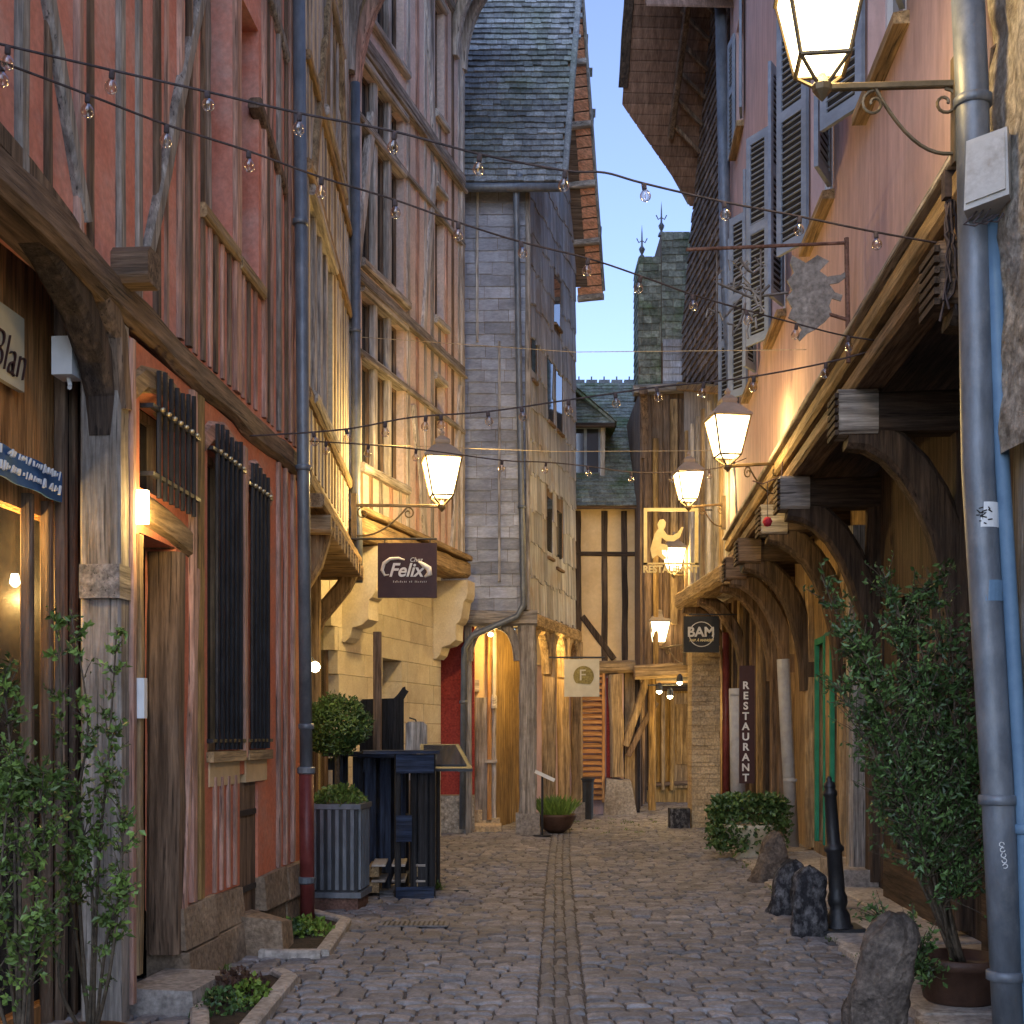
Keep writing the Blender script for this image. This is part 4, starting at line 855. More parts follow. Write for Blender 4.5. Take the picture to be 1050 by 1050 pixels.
# stone pillar house between
pl=thing('stone_pillar','pale rubble stone pier beside the passage behind the hanging black sign','pillar',(3.27,21.6,0))
mb=MB(); z=0
while z<3.0:
    hh=random.uniform(.06,.13); x=-.24
    while x<.22:
        l=random.uniform(.12,.34); b=min(x+l,.24); mb.box((x+.004,-.22+random.uniform(-.02,.02),z+.003),(b-.004,.3,z+hh-.003),random.uniform(.8,1.15)); x+=l
    z+=hh
mb.obj('masonry','brick',pl); MB().box((-.23,-.2,0),(.23,.29,3)).obj('core','base',pl)
MB().tube([(.34,-.2,0.0),(.34,-.2,3.3)],.06,10).obj('drainpipe','redpipe',pl,smooth=True)
MB().box((-.62,-.35,0),(-.28,-.05,.34)).obj('foot_stone','darkstone',pl)
# ================================================================= HOUSE F (dark shingle, big gable overhang)
Ff=Frame(3.27,19.05,3.10,23.0,-1)
hh_=Ff.empty('shingled_house','tall house with dark shingled gable and a deep boarded roof overhang','house')
UL=Ff.len; um=UL*.18
MB().box(Ff.L(0,.02,4.0),Ff.L(UL,5,9.2)).obj('wall_core','palez',hh_)
zr=14.2; ze=9.0
def roofz(u): return zr-1.57*abs(u-um)
mb=MB(); mb.prism([(0,9.2),(UL,9.2),(UL,max(9.2,roofz(UL))),(um,zr),(0,roofz(0))],Ff.L,.02,5); mb.obj('gable_core','darkz',hh_)
mb=MB(); O=Ff.L(0,0,6.6)
shingles(mb,O,(1,0,0),(0,0,1),(0,1,0),UL,zr-6.6,rh=.15,sw=.17,th=.03,var=.4,inside=lambda a,z:z+6.6<roofz(a)-.05 and (z+6.6>8.0-1.2*(UL-a)/UL))
mb.obj('shingles','darkshingle',hh_)
for k in range(8): Ff.tim(hh_,M[['pale','tan','grey'][k%3]+'z'],(k*.5+.1,4.0),(k*.5+.1,7.0),w=.14,proud=.03)
Ff.tim(hh_,'tanx',(0,4.0),(UL,4.0),w=.3,proud=.15,th=.4,name='jetty_beam'); Ff.tim(hh_,'ochrex',(0,6.75),(UL,7.9),w=.14,proud=.12,th=.16,name='rail')
# overhang
OUT=1.35
mb=MB()
def so(u,d): return Vector(Ff.L(u,d,roofz(u)+.0))
N_=26; ue=UL*.74
for k in range(N_):
    a=um+(ue-um)*k/N_+.006; b=um+(ue-um)*(k+1)/N_-.006
    def outd(u):
        f=(u-um)/(ue-um); return -OUT*(1 if f<.62 else max(.05,1-(f-.62)/.38))
    t=random.uniform(.75,1.2)
    mb.hexa([tuple(so(a,0)),tuple(so(a,outd(a))),tuple(so(b,outd(b))),tuple(so(b,0))]+[tuple(p+Vector((0,0,.03))) for p in (so(a,0),so(a,outd(a)),so(b,outd(b)),so(b,0))],t)
for k in range(12):
    a=um-(um+.6)*k/12-.006; b=um-(um+.6)*(k+1)/12+.006
    mb.hexa([tuple(so(a,0)),tuple(so(a,-OUT)),tuple(so(b,-OUT)),tuple(so(b,0))]+[tuple(p+Vector((0,0,.03))) for p in (so(a,0),so(a,-OUT),so(b,-OUT),so(b,0))],random.uniform(.75,1.2))
sf=mb.obj('verge_soffit','soffit',hh_)
MB().hexa([tuple(so(um,5)+Vector((0,0,.04))),tuple(so(um,-OUT)+Vector((0,0,.04))),tuple(so(ue-.95,-OUT)+Vector((0,0,.04))),tuple(so(ue-.95,5)+Vector((0,0,.04)))]+[tuple(p+Vector((0,0,.12))) for p in (so(um,5),so(um,-OUT),so(ue-.95,-OUT),so(ue-.95,5))]).obj('roof','slate',hh_)
MB().hexa([tuple(so(ue-.95,5)+Vector((0,0,.04))),tuple(so(ue-.95,-OUT)+Vector((0,0,.04))),tuple(so(ue,-.1)+Vector((0,0,.04))),tuple(so(ue,5)+Vector((0,0,.04)))]+[tuple(p+Vector((0,0,.12))) for p in (so(ue-.95,5),so(ue-.95,-OUT),so(ue,-.1),so(ue,5))]).obj('roof','slate',hh_)
MB().timber([tuple(so(um,-OUT)),tuple(so(ue-.98,-OUT))],.16,.05,side=(1,0,0)).obj('bargeboard','darkz',hh_)
for k in range(10):
    uu=um-.5+k*.22; 
    MB().timber([tuple(so(uu,-.02)-Vector((0,0,.55))),tuple(so(uu,-.5)-Vector((0,0,.07)))],.06,.06,side=(1,0,0)).obj('strut','brownz',hh_)
MB().timber([tuple(so(um-.5,-.5)-Vector((0,0,.06))),tuple(so(um+1.6,-.5)-Vector((0,0,.06)))],.12,.1).obj('purlin','brownx',hh_)
for uu in (.3,2.2,3.6): archb(Ff.L(uu,.75,0),Ff.L(uu,-.05,0),2.4,3.85,'brownz',.2,hh_)
MB().box(Ff.L(0,.75,0),Ff.L(UL+.3,1.0,4)).obj('lower_wall','brownz',hh_)
for k in range(9): MB().timber([Ff.L(.2+k*.45,.72,.1),Ff.L(.2+k*.45,.72,3.9)],.12,.1).obj('stud',['brown','mid','tan'][k%3]+'z',hh_)
# ================================================================= PINK HOUSE (right)
def pinkX(Y): return 1.882+.073*Y
K=Frame(pinkX(6.38),6.38,pinkX(19.0),19.0,-1)
ph=K.empty('rendered_house','long pink rendered house on the right with grey louvred shutters above a deep jetty','house')
KU=K.len; ZJ=4.2
pw=[(K.uy(7.9),K.uy(9.05),6.05,8.3),(K.uy(10.45),K.uy(11.55),6.05,8.4),(K.uy(13.2),K.uy(14.2),6.0,8.4),(K.uy(15.6),K.uy(16.5),6.0,8.4),(K.uy(17.7),K.uy(18.5),6.0,8.4)]
pw2=[(K.uy(17.2),K.uy(18.1),9.9,11.6)]
K.wall(ph,'pinkwall',0,KU,ZJ+.28,12.6,pw+pw2,name='upper_wall',d1=.35)
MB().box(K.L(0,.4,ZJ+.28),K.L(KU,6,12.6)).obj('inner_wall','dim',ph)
MB().hexa([K.L(0,-.5,12.5),K.L(KU,-.5,12.5),K.L(KU,6,16),K.L(0,6,16),K.L(0,-.5,12.7),K.L(KU,-.5,12.7),K.L(KU,6,16.2),K.L(0,6,16.2)]).obj('roof','slate',ph)
MB().box(K.L(0,.02,ZJ+.12),K.L(KU,1.1,ZJ+.2)).obj('floor_boards','darkx',ph)
K.tim(ph,'tanx',(0,ZJ+.2),(KU,ZJ+.2),w=.16,proud=.08,th=.25,name='jetty_beam',jit=.06)
K.tim(ph,'brownx',(0,ZJ+.02),(KU,ZJ+.02),w=.14,proud=.03,th=.25,name='jetty_beam',jit=.06)
K.tim(ph,'palex',(0,ZJ+.31),(KU,ZJ+.31),w=.05,proud=.12,th=.2,name='moulding',jit=.03)
# joist ends and braces; dark beams, paler ends carry the jetty shade in colour
for Yb in (6.75,9.6,12.75,14.3,16.7,18.4):
    u=K.uy(Yb)
    mb=MB(); mb.timber([K.L(u,-.10,3.98),K.L(u,.9,3.98)],.26,.30,side=(0,0,1),jit=.08,ch=.1); b=mb.obj('joist_beam','darky' if Yb<13.5 else 'midy',ph); MB().timber([K.L(u,-.135,3.98),K.L(u,.16,3.98)],.29,.33,side=(0,0,1),jit=.04,ch=.08).obj('beam_end','browny' if Yb<9 or Yb>15 else 'greyy',ph)
    mb=MB()
    for k in range(6): mb.box(K.L(u-.16,-.165,3.80+k*.055),K.L(u+.16,-.135,3.835+k*.055))
    mb.obj('carved_end','darkx',b)
    pts=[]
    for k in range(9):
        a=k/8*math.pi/2; pts.append(K.L(u,.82-math.sin(math.pi/2-a)*0-(1-math.cos(a))*.86,2.15+1.7*math.sin(a)))
    MB().timber(pts,.26,.22,side=(1,0,0),jit=.06).obj('curved_brace','midz' if Yb<17 else 'brownz',ph)
    MB().timber([K.L(u,.84,.1),K.L(u,.84,3.9)],.22,.2,jit=.1).obj('wall_post','midz' if Yb<14 else 'tanz',ph)
# windows + shutters
def shutter(par,hinge,dirv,w,z0,z1):
    """louvred leaf from the hinge point along dirv (unit xy in local)"""
    H=Vector(hinge); D_=Vector((*dirv,0)); Nn=Vector((-D_.y,D_.x,0)); t=.035
    def bx(a,b,c,e,tt=t,o=0):
        p=[H+D_*a-Nn*(tt/2-o),H+D_*b-Nn*(tt/2-o),H+D_*b+Nn*(tt/2+o),H+D_*a+Nn*(tt/2+o)]
        return [tuple(q+Vector((0,0,c))) for q in p]+[tuple(q+Vector((0,0,e))) for q in p]
    mb=MB(); zm=z0+(z1-z0)*.55
    mb.hexa(bx(0,.07,z0,z1)); mb.hexa(bx(w-.07,w,z0,z1))
    for a,b in ((z0,z0+.1),(zm-.05,zm+.05),(z1-.1,z1)): mb.hexa(bx(.07,w-.07,a,b))
    s_=mb.obj('shutter','shutter',par)
    mb=MB(); z=z0+.12
    while z<z1-.12:
        if not zm-.07<z<zm+.04:
            p=[H+D_*.07-Nn*.015+Vector((0,0,z)),H+D_*(w-.07)-Nn*.015+Vector((0,0,z)),H+D_*(w-.07)+Nn*.015+Vector((0,0,z+.012)),H+D_*.07+Nn*.015+Vector((0,0,z+.012))]
            mb.hexa([tuple(q) for q in p]+[tuple(q+Vector((0,0,.008))) for q in p])
        elif mb.v and z<zm: mb.obj('louvre','shutter',s_); mb=MB()
        z+=.062
    mb.obj('louvre','shutter',s_)
    mb=MB(); mb.hexa(bx(.05,w-.05,z0+.05,z1-.05,.004)); mb.obj('louvre_shade','dim',s_)  # dark sheet standing in for the shade between the louvres
def pinkwin(u0,u1,z0,z1,angs=(72,78)):
    f=MB().box(K.L(u0,.12,z0),K.L(u0+.06,.2,z1)).box(K.L(u1-.06,.12,z0),K.L(u1,.2,z1)).box(K.L(u0+.06,.12,z1-.06),K.L(u1-.06,.2,z1)).box(K.L((u0+u1)/2-.04,.12,z0),K.L((u0+u1)/2+.04,.2,z1-.06)).obj('window','white',ph)
    MB().box(K.L(u0+.05,.16,z0),K.L(u1-.05,.165,z1-.05)).obj('pane','pane',f)
    MB().hexa([K.L(u0-.08,-.10,z0-.1),K.L(u1+.08,-.10,z0-.1),K.L(u1+.08,.12,z0-.1),K.L(u0-.08,.12,z0-.1),K.L(u0-.08,-.10,z0-.03),K.L(u1+.08,-.10,z0-.03),K.L(u1+.08,.12,z0),K.L(u0-.08,.12,z0)]).obj('sill','tanx',f)
    w=(u1-u0)/2-.12
    a=RX(angs[0]); shutter(ph,K.L(u1+.02,-.03,0),(math.cos(a),math.sin(a)),w,z0+.02,z1)   # far leaf swings outwards
    a=RX(angs[1]); shutter(ph,K.L(u0-.02,-.03,0),(-math.cos(a),math.sin(a)),w,z0+.02,z1)
for k,wv in enumerate(pw): pinkwin(*wv,angs=[(30,25),(30,24),(34,28),(34,30),(34,30)][k])
for k,wv in enumerate(pw2): pinkwin(*wv,angs=(8,8))
# recessed ground-floor wall; near part darkened in colour for the shade under the jetty
DW=.85
GW=[(K.uy(7.2),K.uy(8.8),.5,2.9),(K.uy(10.1),K.uy(11.9),.5,2.9),(K.uy(12.2,DW)+.2,K.uy(13.0,DW)+.2,.15,2.8),(K.uy(14.6,DW),K.uy(15.3,DW),.2,2.8),(K.uy(15.7,DW),K.uy(16.4,DW),.2,2.8)]
K.wall(ph,'darkz',0,K.uy(12.9,DW),0,4.2,GW[:3],d0=DW,d1=DW+.3,name='lower_wall'); K.wall(ph,'tanz',K.uy(12.9,DW),KU,0,4.2,GW[3:],d0=DW,d1=DW+.3,name='lower_wall')
for k,(a,b,c,e) in enumerate(GW):
    MB().box(K.L(a,DW+.2,c),K.L(b,DW+.24,e)).obj('shopfront','darkz' if k<3 else 'tanz',ph)
    dq=.12 if k<3 else .03; mb=MB().box(K.L(a,DW-.02,c),K.L(a+.07,DW+dq,e)).box(K.L(b-.07,DW-.02,c),K.L(b,DW+dq,e)).box(K.L(a+.07,DW-.02,e-.08),K.L(b-.07,DW+dq,e)); mb.obj('door_frame','green' if k>=3 else 'darkz',ph)
    if k<2:
        for j in range(1,4): MB().box(K.L(a+(b-a)*j/4-.03,DW+.08,c),K.L(a+(b-a)*j/4+.03,DW+.19,e-.08)).obj('glazing_bar','brownz',ph)
        MB().box(K.L(a-.05,DW-.12,.0),K.L(b+.05,DW-.003,.5)).obj('stall_riser','midx',ph)
MB().box(K.L(K.uy(12.6,DW),DW-.35,0),K.L(K.uy(14.0,DW),DW-.01,.22)).obj('threshold','concrete',ph)
p0=K.world(K.uy(13.4,DW),DW-.16,0); gp=Vector((p0.x,p0.y,0)); 
MB().timber([K.L(K.uy(13.0,DW),DW-.14,.12),K.L(K.uy(13.0,DW),DW-.14,3.7)],.22,.2,jit=.05).obj('grey_post','greyz',ph)
MB().box(K.L(K.uy(13.0,DW)-.18,DW-.3,0),K.L(K.uy(13.0,DW)+.18,DW-.003,.13)).obj('plinth_stone','concrete',ph)
# pipes on the right
pipe('drainpipe','long dark grey downpipe at the far end of the pink wall',[P(765,585,17.6),P(757,480,18.3),P(745,300,18.6),P(738,-30,18.7)],.085,'zinc',[P(757,480,18.3)])
t=pipe('drainpipe','pale grey lower downpipe against the green-trimmed shopfront',[P(813,868,17.2),P(806,740,17.2),P(803,676,17.2)],.085,'greypipe',[P(810,800,17.2)])
t=pipe('drainpipe','pale grey short downpipe left of the vertical restaurant lettering',[P(757,842,19.0),P(756,770,19.0),P(755,706,19.0)],.11,'greypipe',[P(756,712,19.0)])
ym=6.5
t=pipe('drainpipe','thick zinc downpipe with stickers in the right foreground',[P(1036,1075,6.15),P(1024,830,6.15),P(1003,480,6.15),P(997,100,6.15),P(990,-60,6.15)],.078,'zinc',[P(1031,1000,6.15),P(1023,820,6.15),P(997.5,105,6.15)],n=24)
b0=P(1036,1075,6.15)
def sticker(px,py,w,h,m,lab,nm):
    c=P(px,py,6.15)-b0; mb=MB(); n=6
    for k in range(n):
        a0=RX(-135+k*(90/n)+20); a1=RX(-135+(k+1)*(90/n)+20); r=.0795
        mb.quad(tuple(c+Vector((math.cos(a0)*r,math.sin(a0)*r,-h/2))),tuple(c+Vector((math.cos(a1)*r,math.sin(a1)*r,-h/2))),tuple(c+Vector((math.cos(a1)*r,math.sin(a1)*r,h/2))),tuple(c+Vector((math.cos(a0)*r,math.sin(a0)*r,h/2))))
    return mb.obj(nm,m,t,label=lab)
s1=sticker(1007,530,.1,.12,'white','white sticker with black scribble','sticker')
mb=MB(); c=P(1007,530,6.15)-b0
for k in range(16):
    a0=RX(-108+random.uniform(-28,28)); zz=random.uniform(-.045,.045); a1=a0+random.uniform(.1,.3); z2=zz+random.uniform(-.02,.02)
    mb.tube([tuple(c+Vector((math.cos(a0)*.0815,math.sin(a0)*.0815,zz))),tuple(c+Vector((math.cos(a1)*.0815,math.sin(a1)*.0815,z2)))],.003,4)
mb.obj('scribble','signblack',s1); sticker(1012,607,.08,.1,'palezinc','faded pale sticker','sticker')
mb=MB(); c=P(1027,875,6.15)-b0
for k in range(5):
    pts=[]
    for j in range(7):
        th=j/6*5.2+k; pts.append(tuple(c+Vector((.012*math.cos(th)-.03+.004*k,-.081,.05-.026*k+.011*math.sin(th)))))
    mb.tube(pts,.0025,4)
mb.obj('scrawled_tag','white',t)
t2=pipe('drainpipe','thin pale blue pipe beside the thick zinc downpipe at the right edge',[P(1056,1100,6.1),P(1050,850,6.1),P(1028,480,6.1),P(1017,215,6.1)],.035,'palezinc',[P(1050,850,6.1)])
jb=thing('junction_box','beige plastic junction box with loose wires on the right downpipe','box',tuple(P(1014,178,6.0)),RX(-28))
MB().hexa([(-.10,-.09,-.19),(.10,-.09,-.15),(.1,.09,-.15),(-.1,.09,-.19),(-.09,-.08,.14),(.09,-.08,.17),(.1,.09,.17),(-.1,.09,.14)]).obj('case','plastic',jb)
MB().hexa([(-.09,-.1,-.16),(.085,-.1,-.125),(.085,-.088,-.125),(-.09,-.088,-.16),(-.08,-.09,.12),(.08,-.09,.145),(.08,-.08,.145),(-.08,-.08,.12)]).obj('lid','plastic',jb)
mb=MB(); 
for k in range(3):
    pts=[(-.05+.03*k,-.03,-.18),(-.1+.04*k,-.08,-.25),(-.05+.05*k,-.09,-.27),(.03+.02*k,-.05,-.22)]; mb.tube(pts,.005,5)
mb.obj('loose_wire','cable',jb)
# stone corner house at right edge
S=Frame(pinkX(2.0)-.02,2.0,pinkX(6.34)-.0,6.34,-1)
shh=S.empty('stone_house','rough stone walled house filling the right edge of the picture','house')
mb=MB(); n1,n2=46,70; u0,u1=0,S.len-.02
def sg(u,z):
    v=noise.noise(Vector((u*2.3,z*2.3,0)))*.06+noise.noise(Vector((u*8,z*8,5)))*.03
    return v
zs=[2.9+(9.5-2.9)*j/n2 for j in range(n2+1)]; us=[u0+(u1-u0)*i/n1 for i in range(n1+1)]
i0=len(mb.v)
for j in range(n2+1):
    for i in range(n1+1): mb.v.append(S.L(us[i],.03+sg(us[i],zs[j]),zs[j]))
for j in range(n2):
    for i in range(n1):
        a=i0+j*(n1+1)+i; mb.f.append((a,a+1,a+n1+2,a+n1+1)); mb.t.append(1)
mb.obj('rubble_facing','rubble',shh,smooth=True)
MB().box(S.L(0,.16,0),S.L(u1,4,9.5)).obj('wall','rubble',shh)
MB().hexa([S.L(0,-.3,9.4),S.L(u1,-.3,9.4),S.L(u1,4,12),S.L(0,4,12),S.L(0,-.3,9.55),S.L(u1,-.3,9.55),S.L(u1,4,12.2),S.L(0,4,12.2)]).obj('roof','slate',shh)
S.tim(shh,'greyz',(u1-.22,0),(u1-.22,3.7),w=.42,proud=-.13,th=.3,name='corner_post')
cv=MB()
for k in range(4):
    pts=[P(1052,-5+6*k,6.1),P(1036,20+5*k,6.2),P(1024-2*k,50,6.3),P(1020-1.5*k,85,6.33),P(1017,140,6.33)]; b=P(1017,140,6.33)
    cv.tube([tuple(p-b) for p in pts],.012,6)
cc=cv.obj('cable_bundle','cable'); cc.location=P(1017,140,6.33); tag(cc,'bundle of dark cables curling down the rough stone wall to the junction box','cable')
# cable clutter / transformer near pink jetty
cl=thing('cable_clutter','dark connector block with tangled wires hanging left of the thick zinc downpipe','cable',tuple(P(975,200,6.6)))
MB().box((-.04,-.03,-.02),(.03,.03,.12)).obj('connector','cable',cl)
mb=MB()
for k in range(9):
    q=Vector((0,0,0)); pts=[tuple(q)]
    for j in range(7): q=q+Vector((random.uniform(-.03,.025),random.uniform(-.02,.02),random.uniform(-.14,-.02))); pts.append(tuple(q))
    mb.tube(pts,.007,5)
mb.obj('wire','cable',cl)
# ================================================================= STREET LAMPS
def lantern(par,z=0,s=1,top='roofmetal'):
    n=4; a=.125*s; b=.215*s; h=.44*s
    q=math.sqrt(2)
    def ring(r,zz): return [(r*sx,r*sy,zz) for sx,sy in ((1,1),(-1,1),(-1,-1),(1,-1))]
    lo_,hi_=ring(a,z+.12*s),ring(b,z+.12*s+h)
    mb=MB()
    for k in range(4):
        mb.tube([lo_[k],hi_[k]],.012*s,6); mb.tube([lo_[k],lo_[(k+1)%4]],.013*s,6); mb.tube([hi_[k],hi_[(k+1)%4]],.015*s,6)
        mb.tube([lo_[k],(lo_[k][0]*.35,lo_[k][1]*.35,z+.03*s),(0,0,z)],.011*s,6)
    mb.lathe([(.005,-.07*s),(.05*s,-.02*s),(.055*s,.01*s),(.03*s,.05*s),(.02*s,.07*s)],(0,0,z),8)
    fr=mb.obj('lantern_frame','lampiron',par)
    mb=MB(); 
    for k in range(4): mb.quad(lo_[k],lo_[(k+1)%4],hi_[(k+1)%4],hi_[k])
    mb.quad(*lo_); mb.obj('glass','lampglass',fr)
    zt=z+.12*s+h
    mb=MB(); mb.lathe([(b*1.52,0),(b*1.52,.02*s),(b*.85,.13*s),(b*.55,.17*s),(b*.6,.19*s),(b*.6,.22*s),(b*.25,.27*s),(.03*s,.28*s),(.045*s,.31*s),(.01*s,.36*s)],(0,0,zt),4,sq=True); mb.obj('lantern_roof',top,fr)
    MB().lathe([(.01,-.06),(.035,-.04),(.045,0),(.03,.05),(.01,.08)],(0,0,z+.3*s),10).obj('bulb','lampbulb',fr,smooth=True)
    return fr
def lamp(label,tip,wall,power,s=1,rot=12,scroll=1,m='lampiron'):
    tip=Vector(tip); wall=Vector(wall); t=thing('street_lamp',label,'street lamp',tuple(wall),0,'wall-mounted street lanterns')
    d=tip-wall; L_=d.length; dn=d.normalized()
    MB().timber([(0,0,0),tuple(d)],.035*s,.035*s,jit=0,ch=.15).obj('arm',m,t)
    MB().box((-.03,-.03,-.42*s),(.03,.03,.14*s)).obj('wall_plate',m,t)
    mb=MB(); pts=[]
    for k in range(12):
        f=k/11; pts.append(tuple(dn*(L_*.62*f)+Vector((0,0,-.36*s+ .36*s*f*f*1.0-.03*s*math.sin(f*math.pi)))))
    mb.tube(pts,.011*s,6)
    for cx,rr,sg_ in ((.62*L_,.07*s,1),(.10*L_,.075*s,-1)):
        pts=[]
        for k in range(18):
            th=k/17*3.6*math.pi/1.4; r_=rr*(1-.8*k/17); pts.append(tuple(dn*(cx+sg_*r_*math.sin(th))+Vector((0,0,-.02-rr+r_*math.cos(th)))))
        mb.tube(pts,.009*s,5)
    mb.obj('scroll',m,t)
    hold=bpy.data.objects.new('lantern',None); COL.objects.link(hold); hold.parent=t; hold.location=d; hold.rotation_euler=(0,0,RX(rot)); hold.empty_display_size=.1
    fr=lantern(hold,.0,s)
    l=point_light('lamp_light',tuple(tip+Vector((0,0,.34*s))),power,r=.12)
    return t
w1=P(983,86,6.2)
lamp('large lit lantern in the near right corner of the picture beside the zinc downpipe',P(843,90,6.2),w1,34,.93,rot=-6)
y2=13.3; lamp('lit lantern on the pink wall above the carved jetty, right of centre',P(746,478,13.1),P(800,475,13.55),75,.88,rot=8)
lamp('lit lantern above the restaurant figure sign, third on the right',P(706,520,18.8),P(742,517,19.2),110,.9,rot=5)
lamp('small lit lantern seen through the openwork restaurant sign',P(691,590,22.6),P(712,590,22.8),70,.85,rot=5)
lamp('small far lit lantern just left of the black round-logo sign',P(675,665,24.0),P(702,661,23.5),90,.9,rot=5)
lamp('lit lantern on a long iron arm from the salmon house on the left',P(453,519,14.7),P(363,518,14.75),230,.97,rot=10)
# ================================================================= PASSAGE SPOTS
sp=thing('spotlight_rail','cluster of four warm spotlights hung at the mouth of the dark passage','lamp',tuple(P(692,715,23.2)))
MB().tube([(-.5,0,.22),(.5,0,.25)],.015,6).obj('rail','iron',sp)
for px,py in ((676,709),(687,714),(697,700),(709,704)):
    q=P(px,py,23.2)-P(692,715,23.2)
    h=MB().lathe([(.035,0),(.06,.03),(.05,.12),(.02,.16)],tuple(q),10).obj('spotlight','iron',sp)
    MB().lathe([(.005,-.05),(.04,-.03),(.055,.0),(.03,.02)],tuple(q),10).obj('bulb','spotglow',h,smooth=True)
point_light('passage_light',tuple(P(690,735,23.6)),22,r=.2); point_light('passage_light',tuple(P(692,725,27.0)),34,r=.2)
# ================================================================= SIGNS
def hang(t,x0,x1,z,ywall,dx): pass
# brown sign
Y=14.7; c=P(387.5,557,Y); e=P(448,613,Y); wS=e.x-c.x; hS=c.z-e.z
sg1=thing('hanging_sign','square brown hanging sign with white script lettering and a curled tail under the left lantern','sign',(c.x+wS/2,Y,c.z-hS/2))
MB().box((-wS/2,-.02,-hS/2),(wS/2,.02,hS/2)).obj('board','signbrown',sg1)
textmesh('Felix',.22,'lettering','white',sg1,(-.02,-.025,-.005),shear=.3,bold=.004,sx=.95)
textmesh('Chez',.07,'lettering','white',sg1,(.1,-.025,.12),shear=.3)
mb=MB(); pts=[(-.03,.12),(-.10,.14),(-.20,.13),(-.27,.08),(-.29,.0),(-.26,-.06),(-.21,-.05)]; mb.tube([(a,-.028,b) for a,b in pts],[.008,.016,.02,.022,.02,.014,.006],8); mb.obj('swash','white',sg1,smooth=True); mb=MB()
mb.tube([(.13,-.028,.10),(.19,-.028,.06),(.25,-.028,.02),(.26,-.028,-.04),(.20,-.028,-.08)],[.012,.028,.035,.035,.012],8); mb.obj('swash','white',sg1,smooth=True)
mb=MB()
for k in range(19):
    if k in (8,11): continue
    x_=-.16+k*.021; mb.tube([(x_,-.025,-.142),(x_+random.uniform(-.004,.006),-.025,-.142+random.uniform(.012,.024))],.0035,4)
mb.obj('small_lettering','white',sg1)
MB().tube([(-wS/2-.35,0,hS/2+.05),(wS/2,0,hS/2+.05)],.012,6).obj('bracket','iron',sg1)
MB().tube([(-wS/2+.08,0,hS/2),(-wS/2+.08,0,hS/2+.05)],.006,5).obj('hook','iron',sg1); MB().tube([(wS/2-.08,0,hS/2),(wS/2-.08,0,hS/2+.05)],.006,5).obj('hook','iron',sg1)
# restaurant openwork
Y=20.2; c=P(660,521,Y); e=P(716,589,Y); wS=e.x-c.x; hS=c.z-e.z
sg2=thing('hanging_sign','openwork gilt restaurant sign with a cut-out seated figure and capital letters','sign',(c.x+wS/2,Y,c.z-hS/2))
t_=.055; MB().box((-wS/2,-.015,hS/2-t_),(wS/2,.015,hS/2)).box((-wS/2,-.015,-hS/2+.16),(-wS/2+t_,.015,hS/2-t_)).box((wS/2-t_,-.015,-hS/2+.16),(wS/2,.015,hS/2-t_)).box((-wS/2,-.015,-hS/2+.16),(wS/2,.015,-hS/2+.185)).obj('frame','gold',sg2)
textmesh('RESTAURANT',.155,'lettering','gold',sg2,(0,-.0,-hS/2+.08),bold=.006,sx=.93)
fig=[(-.30,-.28),(-.33,-.12),(-.30,-.02),(-.26,.12),(-.20,.2),(-.22,.27),(-.18,.34),(-.12,.35),(-.08,.30),(-.09,.23),(-.12,.18),(-.06,.10),(.02,.09),(.10,.13),(.17,.23),(.20,.22),(.14,.06),(.05,.0),(-.07,.0),(-.15,.06),(-.16,-.04),(-.06,-.06),(-.04,-.14),(-.16,-.14),(-.14,-.2),(-.06,-.27),(-.12,-.30),(-.22,-.22)]
MB().prism(fig,lambda a,d,b:(a,d,b),-.015,.015).obj('figure','gold',sg2)
MB().tube([(wS/2,0,hS/2-.03),(wS/2+.35,0,hS/2-.03)],.012,6).obj('bracket','iron',sg2)
# BAM
Y=20.6; c=P(701,632,Y); e=P(737,669,Y); wS=e.x-c.x; hS=c.z-e.z
sg3=thing('hanging_sign','black square hanging sign with a circle and metallic BAM letters','sign',(c.x+wS/2,Y,c.z-hS/2))
MB().box((-wS/2,-.03,-hS/2),(wS/2,.03,hS/2)).obj('board','signblack',sg3)
mb=MB(); mb.tube([(.0+.2*math.cos(k/24*2*math.pi),-.035,.0+.2*math.sin(k/24*2*math.pi)) for k in range(25)],.008,5); mb.obj('ring','plastic',sg3)
textmesh('BAM',.22,'lettering','plastic',sg3,(-.01,-.035,.03),bold=.006,sx=1.0); textmesh('BAR À MANGER',.055,'lettering','gold',sg3,(.0,-.035,-.1),shear=.3,bold=.002)
MB().tube([(-.2,0,hS/2+.03),(wS/2+.3,0,hS/2+.03)],.012,6).obj('bracket','iron',sg3)
# F
Y=21.0; c=P(578.5,676,Y); e=P(614.5,714.5,Y); wS=e.x-c.x; hS=c.z-e.z
sg4=thing('hanging_sign','small square cream hanging sign with an olive disc and letter F','sign',(c.x+wS/2,Y,c.z-hS/2))
MB().box((-wS/2,-.02,-hS/2),(wS/2,.02,hS/2)).obj('board','signcream',sg4)
mb=MB(); mb.prism([(.03+.17*math.cos(RX(a)),.03+.17*math.sin(RX(a))) for a in range(-52,233,12)],lambda a,d,b:(a,d,b),-.026,-.021); mb.obj('disc','olive',sg4)
textmesh('F',.26,'lettering','signcream',sg4,(.01,-.028,.04),bold=.0,ext=.003)
MB().tube([(-wS/2-.25,0,hS/2+.03),(wS/2+.1,0,hS/2+.03)],.015,6).obj('bracket','iron',sg4)
# vertical restaurant
vs=thing('vertical_sign','narrow dark red board with RESTAURANT in white letters stacked vertically','sign',tuple(P(766,750,18.3)))
MB().box((-.11,0,-.75),(.11,.03,.95)).obj('board','signbrown',vs)
for k,ch in enumerate('RESTAURANT'): textmesh(ch,.15,'lettering','white',vs,(-.02,-.006,.66-k*.148),bold=.004)
